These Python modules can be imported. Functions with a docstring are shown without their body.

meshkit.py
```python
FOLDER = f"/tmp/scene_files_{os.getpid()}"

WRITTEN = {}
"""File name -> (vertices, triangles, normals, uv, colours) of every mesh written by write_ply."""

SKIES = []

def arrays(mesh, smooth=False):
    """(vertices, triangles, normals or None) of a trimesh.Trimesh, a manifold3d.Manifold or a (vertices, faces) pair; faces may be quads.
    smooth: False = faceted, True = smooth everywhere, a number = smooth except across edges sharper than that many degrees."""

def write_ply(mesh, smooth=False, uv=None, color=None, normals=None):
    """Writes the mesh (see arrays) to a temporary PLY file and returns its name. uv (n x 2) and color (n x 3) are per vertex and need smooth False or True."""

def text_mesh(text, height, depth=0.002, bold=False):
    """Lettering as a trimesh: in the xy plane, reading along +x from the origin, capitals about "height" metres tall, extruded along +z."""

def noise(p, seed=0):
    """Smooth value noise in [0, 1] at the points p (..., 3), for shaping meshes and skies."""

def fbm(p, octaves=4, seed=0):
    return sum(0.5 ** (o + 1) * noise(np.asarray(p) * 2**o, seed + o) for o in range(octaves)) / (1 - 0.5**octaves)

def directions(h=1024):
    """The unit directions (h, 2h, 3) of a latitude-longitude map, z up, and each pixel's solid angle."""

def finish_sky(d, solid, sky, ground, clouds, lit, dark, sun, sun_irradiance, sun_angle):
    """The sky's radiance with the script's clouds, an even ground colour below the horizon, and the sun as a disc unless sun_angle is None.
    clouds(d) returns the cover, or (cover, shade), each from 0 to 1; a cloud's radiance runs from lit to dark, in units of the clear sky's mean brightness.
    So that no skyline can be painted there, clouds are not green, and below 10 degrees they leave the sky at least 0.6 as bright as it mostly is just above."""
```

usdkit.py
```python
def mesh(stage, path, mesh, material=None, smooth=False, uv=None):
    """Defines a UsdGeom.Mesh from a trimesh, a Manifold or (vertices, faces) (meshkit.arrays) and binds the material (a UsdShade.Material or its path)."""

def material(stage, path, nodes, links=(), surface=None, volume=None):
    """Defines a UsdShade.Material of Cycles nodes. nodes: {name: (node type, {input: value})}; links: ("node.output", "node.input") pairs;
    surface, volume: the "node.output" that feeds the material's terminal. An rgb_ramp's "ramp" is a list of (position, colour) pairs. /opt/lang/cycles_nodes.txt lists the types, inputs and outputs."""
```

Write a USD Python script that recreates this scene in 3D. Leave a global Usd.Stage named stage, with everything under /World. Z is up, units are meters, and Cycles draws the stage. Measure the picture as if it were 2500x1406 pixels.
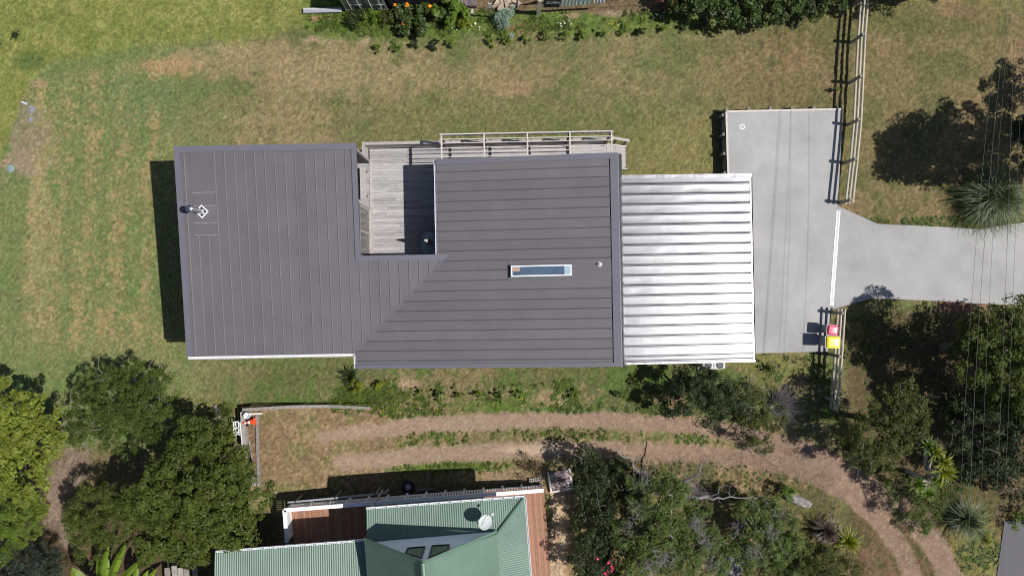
import math
import numpy as np
import trimesh
import shapely
import shapely.affinity
import shapely.geometry as sg
from shapely.ops import unary_union
import usdkit, meshkit
from pxr import Usd, UsdGeom, UsdLux, UsdShade, Sdf, Gf, Vt

stage = Usd.Stage.CreateInMemory()
UsdGeom.SetStageUpAxis(stage, UsdGeom.Tokens.z)
UsdGeom.SetStageMetersPerUnit(stage, 1.0)
UsdGeom.Xform.Define(stage, '/World')
UsdGeom.Scope.Define(stage, '/World/Looks')

# ------------------------------------------------------------------ camera, sky, sun
CAM_H = 38.5
FPX = 1734.0
cam = UsdGeom.Camera.Define(stage, '/World/camera')
cam.AddTranslateOp().Set(Gf.Vec3d(0, 0, CAM_H))
cam.CreateHorizontalApertureAttr(36.0)
cam.CreateVerticalApertureAttr(36.0 * 575 / 1024)
cam.CreateFocalLengthAttr(36.0 * FPX / 2500)
cam.CreateClippingRangeAttr(Gf.Vec2f(0.5, 1000))
cam.CreateExposureAttr(0.06)

SUN = np.array([0.68, -0.075, 1.0]); SUN /= np.linalg.norm(SUN)
SUN_EL, SUN_ROT = math.asin(SUN[2]), math.atan2(SUN[0], SUN[1])
sky_mat = usdkit.material(stage, '/World/Looks/sky_look',
    {'s': ('sky_texture', {'sky_type': 'single_scattering', 'sun_disc': False, 'sun_elevation': SUN_EL, 'sun_rotation': SUN_ROT}),
     'b': ('background_shader', {'strength': 0.064})}, [('s.color', 'b.color')], surface='b.background')
dome = UsdLux.DomeLight.Define(stage, '/World/sky')
UsdShade.MaterialBindingAPI.Apply(dome.GetPrim()).Bind(sky_mat)
dome.GetPrim().SetCustomDataByKey('kind', 'structure')
sun = UsdLux.DistantLight.Define(stage, '/World/sun')
sun.CreateIntensityAttr(1.25); sun.CreateAngleAttr(0.5); sun.CreateColorAttr(Gf.Vec3f(1.0, 0.955, 0.89)); sun.CreateNormalizeAttr(True)
zl = SUN; xl = np.cross([0, 1, 0], zl); xl /= np.linalg.norm(xl); yl = np.cross(zl, xl)
sun.AddTransformOp().Set(Gf.Matrix4d(*xl, 0, *yl, 0, *zl, 0, 0, 0, 0, 1))

# ------------------------------------------------------------------ helpers: maps, frames
def lin(r, g, b):
    c = np.array([r, g, b], float) / 255
    return tuple(np.where(c <= 0.04045, c / 12.92, ((c + 0.055) / 1.055) ** 2.4))

def P(px, py, z):
    """world x, y of the point that stands at height z over the given spot of the survey"""
    return np.array([(px - 1250) * (CAM_H - z) / FPX, -(py - 703) * (CAM_H - z) / FPX])

def P3(px, py, z):
    p = P(px, py, z); return np.array([p[0], p[1], z])

def base_z(x):
    return np.interp(x, [-150, -60, -18, -14, 6.5, 11, 14, 16.5, 18, 25, 60, 150], [-3, -1.2, 0, .15, 2.1, 2.12, 2.42, 2.74, 2.8, 2.95, 3.3, 4])

PLAT_Y = P(600, 991, .9)[1]
def zt(x, y):
    x, y = np.asarray(x, float), np.asarray(y, float)
    z = base_z(x)
    edge = PLAT_Y + 0.02 * (x + 13.5)
    on = (x > -14.05) & (y < edge) & (y > -30)
    return np.where(on, np.maximum(z, .95), z)

def G(px, py):
    """ground point under a spot of the survey"""
    z = 1.0
    for _ in range(12):
        p = P(px, py, z); z = float(zt(p[0], p[1]))
    return np.array([p[0], p[1], z])

class Frame:
    def __init__(s, deg):
        s.deg, a = deg, math.radians(deg); s.c, s.s = math.cos(a), math.sin(a)
    def uv(s, xy): return np.array([xy[0] * s.c + xy[1] * s.s, -xy[0] * s.s + xy[1] * s.c])
    def xy(s, u, v): return np.array([u * s.c - v * s.s, u * s.s + v * s.c])
    def px(s, px, py, z): return s.uv(P(px, py, z))
W0, HF, NF = Frame(0), Frame(1.1), Frame(4.35)

# ------------------------------------------------------------------ helpers: prims
used = set()
def unique(parent, name):
    p, k = f'{parent}/{name}', 0
    while p in used:
        k += 1; p = f'{parent}/{name}_{k:03d}'
    used.add(p); return p

class T:  # a thing: its prim, its base point and its frame
    pass

def data(prim, **kw):
    for k, v in kw.items():
        if v: prim.SetCustomDataByKey(k, v)

def thing(name, label, cat, loc, frame=W0, group=None):
    """loc = (u, v, z) in the frame"""
    t = T(); t.path = unique('/World', name); t.o = np.array(loc, float); t.frame = frame
    x = UsdGeom.Xform.Define(stage, t.path); w = frame.xy(loc[0], loc[1])
    x.AddTranslateOp().Set(Gf.Vec3d(float(w[0]), float(w[1]), float(loc[2])))
    if frame.deg: x.AddRotateZOp().Set(float(frame.deg))
    data(x.GetPrim(), label=label, category=cat, group=group)
    return t

def part(t, name, mesh, mat, parent=None, label=None, smooth=False, kind=None):
    if mesh is None: return None
    v, f = mesh
    path = unique(parent or t.path, name)
    m = usdkit.mesh(stage, path, (np.asarray(v, float) - t.o, f), mat, smooth=smooth)
    data(m.GetPrim(), label=label, kind=kind)
    return path

def single(name, label, cat, mesh, mat, group=None, kind=None, smooth=False, color=None):
    path = unique('/World', name)
    m = usdkit.mesh(stage, path, mesh, mat, smooth=smooth)
    data(m.GetPrim(), label=label, category=cat, group=group, kind=kind)
    if color is not None:
        UsdGeom.PrimvarsAPI(m).CreatePrimvar('albedo', Sdf.ValueTypeNames.Color3fArray, 'vertex').Set(Vt.Vec3fArray.FromNumpy(np.asarray(color, np.float32)))
    return m

def copy_thing(src, name, label, cat, loc, rotz=0, scale=1, group=None):
    p = unique('/World', name); x = UsdGeom.Xform.Define(stage, p)
    x.GetPrim().GetReferences().AddInternalReference(src)
    x.ClearXformOpOrder()
    x.AddTranslateOp().Set(Gf.Vec3d(*map(float, loc))); x.AddRotateZOp().Set(float(rotz))
    if scale != 1: x.AddScaleOp().Set(Gf.Vec3f(scale, scale, scale))
    x.GetPrim().SetInstanceable(True)
    data(x.GetPrim(), label=label, category=cat, group=group)

# ------------------------------------------------------------------ helpers: meshes (vertices, triangles)
def cat(ms):
    vs, fs, n = [], [], 0
    for v, f in [m for m in ms if m is not None]:
        v, f = np.asarray(v, float), np.asarray(f, int)
        if f.size == 0: continue
        if f.shape[1] == 4: f = np.vstack([f[:, [0, 1, 2]], f[:, [0, 2, 3]]])
        vs.append(v); fs.append(f + n); n += len(v)
    return np.vstack(vs), np.vstack(fs)

BOXF = np.array([[0, 2, 3, 1], [4, 5, 7, 6], [0, 1, 5, 4], [2, 6, 7, 3], [0, 4, 6, 2], [1, 3, 7, 5]])
def box(x0, x1, y0, y1, z0, z1):
    v = np.array([[x, y, z] for z in (z0, z1) for y in (y0, y1) for x in (x0, x1)], float)
    return v, np.vstack([BOXF[:, [0, 1, 2]], BOXF[:, [0, 2, 3]]])

def bar(p, q, w, h, up=(0, 0, 1)):
    """a square-cut bar from p to q, w wide and h deep"""
    p, q = np.array(p, float), np.array(q, float); d = q - p; L = np.linalg.norm(d); d /= L
    up = np.array(up, float)
    if abs(d @ up) > .95: up = np.array([0, 1.0, 0])
    s = np.cross(d, up); s /= np.linalg.norm(s); n = np.cross(s, d)
    v, f = box(-.5, .5, -.5, .5, -.5, .5)
    return (p + q) / 2 + v[:, :1] * L * d + v[:, 1:2] * w * s + v[:, 2:] * h * n, f[:, ::-1]

def tube(path, r, n=6, cap=True):
    path = np.asarray(path, float); m = len(path); r = np.broadcast_to(np.asarray(r, float), (m,))
    d = np.gradient(path, axis=0); d /= np.linalg.norm(d, axis=1, keepdims=True) + 1e-12
    ref = np.array([0, 0, 1.0]) if abs(d[0][2]) < .9 else np.array([1.0, 0, 0])
    a = np.cross(d, ref); a /= np.linalg.norm(a, axis=1, keepdims=True) + 1e-12; b = np.cross(d, a)
    t = np.arange(n) * 2 * np.pi / n
    v = (path[:, None] + r[:, None, None] * (np.cos(t)[None, :, None] * a[:, None] + np.sin(t)[None, :, None] * b[:, None])).reshape(-1, 3)
    i, j = np.meshgrid(np.arange(m - 1), np.arange(n), indexing='ij'); j2 = (j + 1) % n
    f = np.stack([i * n + j, i * n + j2, (i + 1) * n + j2, (i + 1) * n + j], -1).reshape(-1, 4)
    f = np.vstack([f[:, [0, 1, 2]], f[:, [0, 2, 3]]])
    if cap:
        k = np.arange(1, n - 1); o = (m - 1) * n
        f = np.vstack([f, np.stack([0 * k, k + 1, k], 1), np.stack([0 * k + o, k + o, k + 1 + o], 1)])
    return v, f[:, ::-1]

def cyl(p, q, r0, r1=None, n=12):
    return tube([p, q], [r0, r0 if r1 is None else r1], n)

def lathe(profile, center=(0, 0, 0), n=20):
    pr = np.array(profile, float); t = np.arange(n) * 2 * np.pi / n
    v = np.stack([pr[:, None, 0] * np.cos(t), pr[:, None, 0] * np.sin(t), np.repeat(pr[:, 1:2], n, 1)], -1).reshape(-1, 3) + center
    m = len(pr); i, j = np.meshgrid(np.arange(m - 1), np.arange(n), indexing='ij'); j2 = (j + 1) % n
    f = np.stack([i * n + j, i * n + j2, (i + 1) * n + j2, (i + 1) * n + j], -1).reshape(-1, 4)
    return v, np.vstack([f[:, [0, 1, 2]], f[:, [0, 2, 3]]])

def sheet(poly, zf, t, zbot=None):
    """a slab over a plan polygon: its top follows zf(u, v), its thickness is t (or it goes down to the level zbot)"""
    out = []
    for g in getattr(poly, 'geoms', [poly]):
        if g.is_empty or g.geom_type != 'Polygon' or g.area < 1e-5: continue
        g = sg.polygon.orient(g, 1)
        v, f = trimesh.creation.triangulate_polygon(g, engine='earcut')
        v, f = np.asarray(v, float), np.asarray(f, int)
        a = v[f[:, 0]]; b = v[f[:, 1]]; c = v[f[:, 2]]
        neg = ((b - a)[:, 0] * (c - a)[:, 1] - (b - a)[:, 1] * (c - a)[:, 0]) < 0
        f[neg] = f[neg][:, ::-1]
        z = np.broadcast_to(zf(v[:, 0], v[:, 1]), (len(v),)).astype(float)
        zb = z - t if zbot is None else np.full(len(v), float(zbot))
        out.append((np.column_stack([v, z]), f)); out.append((np.column_stack([v, zb]), f[:, ::-1]))
        for ring in [g.exterior, *g.interiors]:
            c = np.array(ring.coords)[:-1]; n = len(c)
            zr = np.broadcast_to(zf(c[:, 0], c[:, 1]), (n,)).astype(float)
            vv = np.vstack([np.column_stack([c, zr]), np.column_stack([c, zr - t if zbot is None else np.full(n, float(zbot))])]); i = np.arange(n); j = (i + 1) % n
            ff = np.stack([i + n, j + n, j, i], 1)
            out.append((vv, ff))
    return cat(out) if out else None

def rect(u0, u1, v0, v1): return sg.box(min(u0, u1), min(v0, v1), max(u0, u1), max(v0, v1))

def rot_about(mesh, c, deg):
    v, f = mesh; a = math.radians(deg); v = np.array(v, float); d = v[:, :2] - np.array(c)[:2]
    v[:, 0] = c[0] + d[:, 0] * math.cos(a) - d[:, 1] * math.sin(a); v[:, 1] = c[1] + d[:, 0] * math.sin(a) + d[:, 1] * math.cos(a)
    return v, f

def move(mesh, d): return np.asarray(mesh[0], float) + np.asarray(d, float), mesh[1]

# ------------------------------------------------------------------ materials
def mat(name, color, rough=.6, metal=0, var=.15, scale=6, bump=0, bscale=30, spec=.4, stretch=(1, 1, 1), detail=4, obj=True, rand=0, coat=0, bdist=.02, bdetail=3):
    """a base colour with blotches, grain, fine relief and, with rand, its own tone for every piece"""
    n = {'tc': ('texture_coordinate', {}), 'mp': ('mapping', {'mapping_type': 'point', 'scale': stretch}),
         'n': ('noise_texture', {'scale': scale, 'detail': detail, 'roughness': .65}),
         'r': ('rgb_ramp', {'ramp': [(.25, tuple(np.array(color) * (1 - var))), (.75, tuple(np.array(color) * (1 + var)))]}),
         'p': ('principled_bsdf', {'roughness': rough, 'metallic': metal, 'specular_ior_level': spec, 'coat_weight': coat})}
    l = [('tc.object', 'mp.vector'), ('mp.vector', 'n.vector'), ('n.fac', 'r.fac')]
    src = 'r.color'
    if rand:
        n['g'] = ('object_info', {}); n['rr'] = ('map_range', {'to_min': 1 - rand, 'to_max': 1 + rand})
        n['mx'] = ('vector_math', {'math_type': 'scale'})
        l += [('g.random', 'rr.value'), ('r.color', 'mx.vector1'), ('rr.result', 'mx.scale')]; src = 'mx.vector'
    l.append((src, 'p.base_color'))
    if bump:
        n['bn'] = ('noise_texture', {'scale': bscale, 'detail': bdetail}); n['b'] = ('bump', {'strength': bump, 'distance': bdist})
        l += [('mp.vector', 'bn.vector'), ('bn.fac', 'b.height'), ('b.normal', 'p.normal')]
    return usdkit.material(stage, '/World/Looks/' + name, n, l, surface='p.BSDF')

def leaf_mat(name, dark, light, trans=.25, rough=.5, spec=.35, gain=1.55):
    dark, light = tuple(np.array(dark) * gain), tuple(np.array(light) * gain)
    n = {'g': ('geometry', {}), 'r': ('rgb_ramp', {'ramp': [(0, dark), (.65, tuple((np.array(dark) * .4 + np.array(light) * .6))), (1, light)]}),
         'tc': ('texture_coordinate', {}), 'n': ('noise_texture', {'scale': 1.1, 'detail': 3}), 'mr': ('map_range', {'from_min': .3, 'from_max': .7, 'to_min': .7, 'to_max': 1.3}),
         'm': ('vector_math', {'math_type': 'scale'}),
         'p': ('principled_bsdf', {'roughness': rough, 'specular_ior_level': spec}), 't': ('translucent_bsdf', {}), 'x': ('mix_closure', {'fac': trans})}
    return usdkit.material(stage, '/World/Looks/' + name, n, [('g.random_per_island', 'r.fac'), ('tc.object', 'n.vector'), ('n.fac', 'mr.value'), ('r.color', 'm.vector1'), ('mr.result', 'm.scale'),
        ('m.vector', 'p.base_color'), ('m.vector', 't.color'), ('p.BSDF', 'x.closure1'), ('t.BSDF', 'x.closure2')], surface='x.closure')

def glass_mat(name, tint, ior=1.6, rough=.03):
    n = {'f': ('fresnel', {'IOR': ior}), 't': ('transparent_bsdf', {'color': tint}), 'g': ('glossy_bsdf', {'color': (1, 1, 1), 'roughness': rough}), 'x': ('mix_closure', {})}
    return usdkit.material(stage, '/World/Looks/' + name, n, [('f.fac', 'x.fac'), ('t.BSDF', 'x.closure1'), ('g.BSDF', 'x.closure2')], surface='x.closure')

def ground_mat(name, gscale=9, gamp=.55, fine=45, famp=.45, bump=.5, rough=.9):
    """the ground's own colour (primvar albedo) with tufts and grain"""
    n = {'a': ('attribute', {'attribute': 'albedo'}), 'tc': ('texture_coordinate', {}),
         'n1': ('noise_texture', {'scale': gscale, 'detail': 4, 'roughness': .7}), 'm1': ('map_range', {'from_min': .3, 'from_max': .7, 'to_min': 1 - gamp, 'to_max': 1 + gamp}),
         'n2': ('noise_texture', {'scale': fine, 'detail': 2}), 'm2': ('map_range', {'from_min': .3, 'from_max': .7, 'to_min': 1 - famp, 'to_max': 1 + famp}),
         'k': ('math', {'math_type': 'multiply'}), 's': ('vector_math', {'math_type': 'scale'}),
         'b': ('bump', {'strength': bump, 'distance': .03}), 'p': ('principled_bsdf', {'roughness': rough, 'specular_ior_level': .1})}
    return usdkit.material(stage, '/World/Looks/' + name, n, [('tc.object', 'n1.vector'), ('tc.object', 'n2.vector'), ('n1.fac', 'm1.value'), ('n2.fac', 'm2.value'), ('m1.result', 'k.value1'), ('m2.result', 'k.value2'),
        ('a.color', 's.vector1'), ('k.value', 's.scale'), ('s.vector', 'p.base_color'), ('n2.fac', 'b.height'), ('b.normal', 'p.normal')], surface='p.BSDF')

M = {}
M['lawn'] = ground_mat('lawn_look', 7, .30, 38, .52, 1.0)
M['gravel'] = ground_mat('gravel_look', 5, .06, 48, .36, .6)
M['soil'] = ground_mat('soil_look', 8, .35, 36, .45, .8)
M['roof'] = mat('dark_roof_steel', (.124, .115, .127), .42, .0, .09, .8, .05, 3, spec=.5, rand=.05)
M['roof_trim'] = mat('dark_roof_flashing', (.132, .13, .158), .38, 0, .04, 1.0, spec=.55)
M['lap'] = mat('scuffed_lap_edge', (.24, .24, .26), .5, 0, .4, 5)
M['gutter'] = mat('pale_gutter', (.62, .62, .64), .4, 0, .08, 3, spec=.5)
M['zinc'] = mat('bare_zinc_roof', (.235, .238, .254), .335, 1.0, .05, 2, .05, 3, bdist=.02, bdetail=1)
M['zinc_trim'] = mat('bare_zinc_flashing', (.24, .243, .265), .38, 1.0, .04, 2, .4, 2, bdist=.04, bdetail=1)
M['wall'] = mat('charcoal_cladding', (.07, .068, .07), .7, 0, .15, 4, .2, 20, stretch=(1, 1, 6))
M['wall_wood'] = mat('weathered_frame_wood', (.34, .31, .30), .75, 0, .2, 7, .15, 30)
M['deck'] = mat('weathered_deck_board', (.34, .325, .335), .72, 0, .30, 9, .3, 40, stretch=(.35, 3, 1), rand=.22)
M['deck_trim'] = mat('weathered_deck_trim', (.40, .37, .37), .75, 0, .2, 9, .2, 40, rand=.1)
M['pergola'] = mat('bleached_pergola_wood', (.52, .47, .44), .75, 0, .15, 8, .2, 40)
M['post_brown'] = mat('brown_post_wood', (.14, .105, .085), .8, 0, .25, 8, .2, 40)
M['fence'] = mat('bleached_fence_rail', (.43, .385, .315), .8, 0, .3, 5, .3, 40, stretch=(4, .5, 4))
M['fence_post'] = mat('fence_post_wood', (.24, .22, .17), .85, 0, .25, 8, .3, 40)
M['retain'] = mat('retaining_wood', (.19, .175, .15), .85, 0, .3, 5, .3, 30, rand=.15)
M['sleeper'] = mat('old_sleeper_wood', (.26, .235, .215), .85, 0, .35, 6, .4, 30, rand=.2)
M['concrete'] = mat('brushed_concrete', (.342, .341, .343), .85, 0, .20, .55, .35, 90, spec=.2, detail=9)
M['cap'] = mat('pale_edge_timber', (.55, .51, .47), .8, 0, .12, 6)
M['grate'] = mat('galvanised_grate', (.44, .45, .47), .45, .2, .08, 20)
M['asphalt'] = mat('asphalt', (.115, .11, .125), .9, 0, .3, 30, .4, 120, detail=6)
M['glass'] = glass_mat('window_glass', (.55, .6, .62), 1.9)
M['dark_glass'] = mat('sky_painted_glass', (.075, .115, .175), .08, 0, .18, 1.2, spec=.7)  # opaque pane: the reflected sky is painted in as a blue-grey base colour
M['blind'] = mat('pale_blue_blind', (.34, .44, .52), .4, 0, .05, 4)
M['lit_board'] = mat('pinkish_sun_patch', (.40, .28, .22), .4, 0, .1, 4)  # colour of a sunlit patch painted into the skylight, not a board
M['white_frame'] = mat('white_frame_paint', (.80, .82, .84), .35, 0, .03, 5, spec=.5)
M['dark_metal'] = mat('dark_metal', (.04, .04, .045), .4, .4, .1, 8)
M['steel'] = mat('stainless_flue', (.62, .62, .64), .25, 1, .05, 9)
M['rubber'] = mat('black_rubber', (.018, .018, .019), .8, 0, .2, 20)
M['interior'] = mat('interior_floor', (.30, .24, .19), .7, 0, .1, 4)
M['well'] = mat('skylight_well', (.22, .30, .42), .7, 0, .2, 1.5)
M['table'] = mat('slate_table_top', (.36, .41, .44), .5, 0, .1, 8)
M['canvas'] = mat('cream_canvas', (.72, .68, .6), .85, 0, .08, 12, .2, 60)
M['green_roof'] = mat('green_corrugated_steel', (.128, .198, .158), .45, 0, .15, .7, spec=.45)
M['green_trim'] = mat('green_ridge_cap', (.10, .17, .135), .4, 0, .08, 3, spec=.45)
M['white_paint'] = mat('white_paint', (.82, .83, .86), .5, 0, .04, 5)
M['merbau'] = mat('red_brown_deck_board', (.30, .155, .10), .6, 0, .25, 8, .15, 40, stretch=(3, .4, 1), rand=.2)
M['pvc'] = mat('grey_pvc_pipe', (.33, .34, .38), .4, 0, .05, 6)
M['pink_lid'] = mat('pink_bin_lid', (.72, .06, .13), .3, 0, .05, 6, spec=.5)
M['yellow_lid'] = mat('yellow_bin_lid', (.86, .66, .012), .3, 0, .04, 6, spec=.5)
M['bin_grey'] = mat('grey_bin_body', (.22, .23, .24), .5, 0, .08, 6)
M['bin_pale'] = mat('pale_bin_rim', (.55, .56, .58), .5, 0, .08, 6)
M['orange'] = mat('orange_cone', (.85, .09, .02), .5, 0, .06, 8)
M['white_band'] = mat('white_band', (.8, .8, .8), .5, 0, .05, 8)
M['stone'] = mat('grey_stone', (.23, .215, .205), .9, 0, .5, 5, .6, 25)
M['mauve_stone'] = mat('mauve_stone', (.26, .19, .18), .85, 0, .4, 6, .6, 25)
M['block'] = mat('concrete_block', (.42, .40, .38), .9, 0, .2, 8, .4, 40)
M['bark'] = mat('brown_bark', (.10, .075, .055), .9, 0, .35, 9, .6, 30)
M['grey_bark'] = mat('grey_bark', (.30, .27, .26), .9, 0, .3, 9, .5, 30)
M['dead_twig'] = mat('bleached_twig', (.235, .215, .225), .9, 0, .25, 9)
M['wire'] = mat('aluminium_wire', (.065, .068, .072), .6, .2, .05, 5)
M['container'] = mat('grey_green_container', (.17, .195, .185), .55, .1, .3, 3, .1, 10)
M['container_trim'] = mat('pale_container_steel', (.55, .57, .56), .45, .2, .15, 8)
M['shed'] = mat('dark_shed_steel', (.035, .034, .045), .6, .1, .2, 5)
M['firewood'] = mat('split_firewood', (.36, .28, .21), .85, 0, .3, 9, .3, 40, rand=.25)
M['crate'] = mat('old_crate_board', (.16, .12, .13), .85, 0, .3, 9, .2, 40, rand=.3)
M['cream_post'] = mat('cream_painted_post', (.66, .63, .5), .6, 0, .08, 6)
M['cloth_white'] = mat('white_cloth', (.66, .68, .72), .9, 0, .12, 5)
M['cloth_black'] = mat('black_cloth', (.025, .026, .035), .9, 0, .15, 8)
M['cloth_green'] = mat('pale_green_cloth', (.5, .6, .55), .9, 0, .3, 7)
M['dish'] = mat('pale_dish_paint', (.46, .49, .50), .5, 0, .05, 6)
M['lid_green'] = mat('green_plastic_lid', (.19, .26, .245), .55, 0, .1, 6)
M['lid_grey'] = mat('grey_concrete_lid', (.20, .21, .215), .85, 0, .2, 8, .3, 40)
M['flower_orange'] = mat('orange_petal', (.85, .25, .01), .6, 0, .1, 8)
M['flower_pink'] = mat('pink_petal', (.75, .05, .14), .6, 0, .2, 8)
M['flower_white'] = mat('white_petal', (.8, .8, .74), .6, 0, .1, 8)
M['flower_yellow'] = mat('yellow_petal', (.62, .48, .02), .6, 0, .1, 8)
M['lf_lime'] = leaf_mat('lime_leaves', (0.125, 0.15, 0.02), (0.33, 0.35, 0.065), 0.36)
M['lf_green2'] = leaf_mat('mid_green_leaves', (0.08, 0.12, 0.014), (0.23, 0.30, 0.04), 0.34)
M['lf_feather'] = leaf_mat('feathery_leaves', (0.045, 0.068, 0.01), (0.16, 0.2, 0.035), 0.35)
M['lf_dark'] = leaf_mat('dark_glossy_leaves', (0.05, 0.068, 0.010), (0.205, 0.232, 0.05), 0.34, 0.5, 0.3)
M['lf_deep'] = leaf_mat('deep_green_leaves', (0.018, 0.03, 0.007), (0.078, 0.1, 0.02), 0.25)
M['lf_blue'] = leaf_mat('bluish_dark_leaves', (.018, .028, .018), (.06, .08, .05), .2)
M['lf_olive'] = leaf_mat('olive_leaves', (0.042, 0.052, 0.008), (0.2, 0.21, 0.035), 0.32)
M['lf_grey'] = leaf_mat('grey_green_leaves', (0.058, 0.088, 0.018), (0.2, 0.255, 0.065), 0.32)
M['lf_silver'] = leaf_mat('silver_leaves', (.15, .21, .16), (.34, .43, .36), .2)
M['lf_vine'] = leaf_mat('vine_leaves', (.03, .05, .010), (.17, .23, .05), .3)
M['lf_bright'] = leaf_mat('bright_green_leaves', (.07, .12, .012), (.22, .30, .03), .35)
M['lf_yellow'] = leaf_mat('yellow_green_leaves', (.13, .15, .01), (.35, .36, .03), .35)
M['lf_banana'] = leaf_mat('banana_leaves', (.10, .16, .015), (.20, .28, .03), .35)
M['lf_pampas'] = leaf_mat('pampas_leaves', (.055, .08, .03), (.26, .30, .17), .25)
M['lf_bronze'] = leaf_mat('bronze_leaves', (.05, .035, .03), (.13, .09, .07), .2)
M['lf_brown'] = leaf_mat('dry_brown_leaves', (.08, .055, .03), (.19, .14, .07), .2)
M['lf_weed'] = leaf_mat('weed_leaves', (.045, .07, .012), (.15, .19, .04), .3)

# ------------------------------------------------------------------ the ground
PAD_Z = 2.83
pad_px = [(1773, 273), (2057, 267), (2046, 503), (2030, 756), (2021, 858), (1700, 866), (1500, 872), (1500, 440), (1778, 434)]
pad_poly = sg.Polygon([P(x, y, PAD_Z) for x, y in pad_px])
def drive_z(x, y): return PAD_Z + .02 * (np.asarray(x) - 16.3)
def DP(px, py):
    z = PAD_Z
    for _ in range(6): p = P(px, py, z); z = float(drive_z(p[0], 0))
    return p
drive_poly = sg.Polygon([DP(x, y) for x, y in [(2046.5, 503), (2143, 547), (2260, 552), (2395, 560), (2440, 552), (2520, 540), (2760, 520), (2760, 760), (2500, 745), (2385, 741), (2300, 735), (2128, 728), (2030.5, 756)]])
ROAD_Z = 2.98
road_poly = sg.Polygon([P(x, y, ROAD_Z) for x, y in [(2452, 1272), (2700, 1240), (2950, 1240), (2950, 1700), (2416, 1700), (2434, 1406)]])

def seg_d(px, py, pts):
    d = np.full(px.shape, 1e9)
    for (x0, y0), (x1, y1) in zip(pts[:-1], pts[1:]):
        L2 = (x1 - x0) ** 2 + (y1 - y0) ** 2
        t = np.clip(((px - x0) * (x1 - x0) + (py - y0) * (y1 - y0)) / L2, 0, 1)
        d = np.minimum(d, np.hypot(px - x0 - t * (x1 - x0), py - y0 - t * (y1 - y0)))
    return d

STEP = .075
gx = np.arange(-29.5, 30.5, STEP); gy = np.arange(-18.5, 18.5, STEP)
XX, YY = np.meshgrid(gx, gy); XX, YY = XX.ravel(), YY.ravel()
ZZ = zt(XX, YY)
q3 = np.column_stack([XX, YY, 0 * XX])
f1 = meshkit.fbm(q3 * .35, 4, 1); f2 = meshkit.fbm(q3 * 1.3, 4, 2); f3 = meshkit.fbm(q3 * 4.5, 3, 3); f4 = meshkit.noise(q3 * 9.0, 4)
PXX = 1250 + XX * FPX / (CAM_H - ZZ); PYY = 703 - YY * FPX / (CAM_H - ZZ)
rng = np.random.default_rng(7)
wob = (f2 - .5) * 60; wobb = (f3 - .5) * 26
px, py = PXX + wob * .6 + wobb, PYY + (f1 - .5) * 30 + wobb
sm = lambda a, lo, hi: np.clip((a - lo) / (hi - lo), 0, 1) ** 2 * (3 - 2 * np.clip((a - lo) / (hi - lo), 0, 1))
COL = np.zeros((len(XX), 3))
def mixc(c, w):
    global COL
    w = np.clip(w, 0, 1)[:, None]; COL = COL * (1 - w) + np.array(lin(*c)) * w
def blob(x, y, rx, ry, c, w=1, soft=.5, rough=1.2):
    d = np.hypot((PXX - x) / rx, (PYY - y) / ry) + (f3 - .5) * rough + (f2 - .5) * rough
    mixc(c, w * (1 - sm(d, 1 - soft, 1 + soft * .5)))
COL[:] = lin(113, 108, 73)
mixc((96, 104, 62), sm(f2, .42, .62)); mixc((138, 123, 90), sm(f1 + (f2 - .5) * .6 + (f3 - .5) * .4, .5, .72) * .8)
mixc((82, 88, 52), sm(f3 + (f2 - .5) * .4, .55, .75) * .5)
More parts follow.
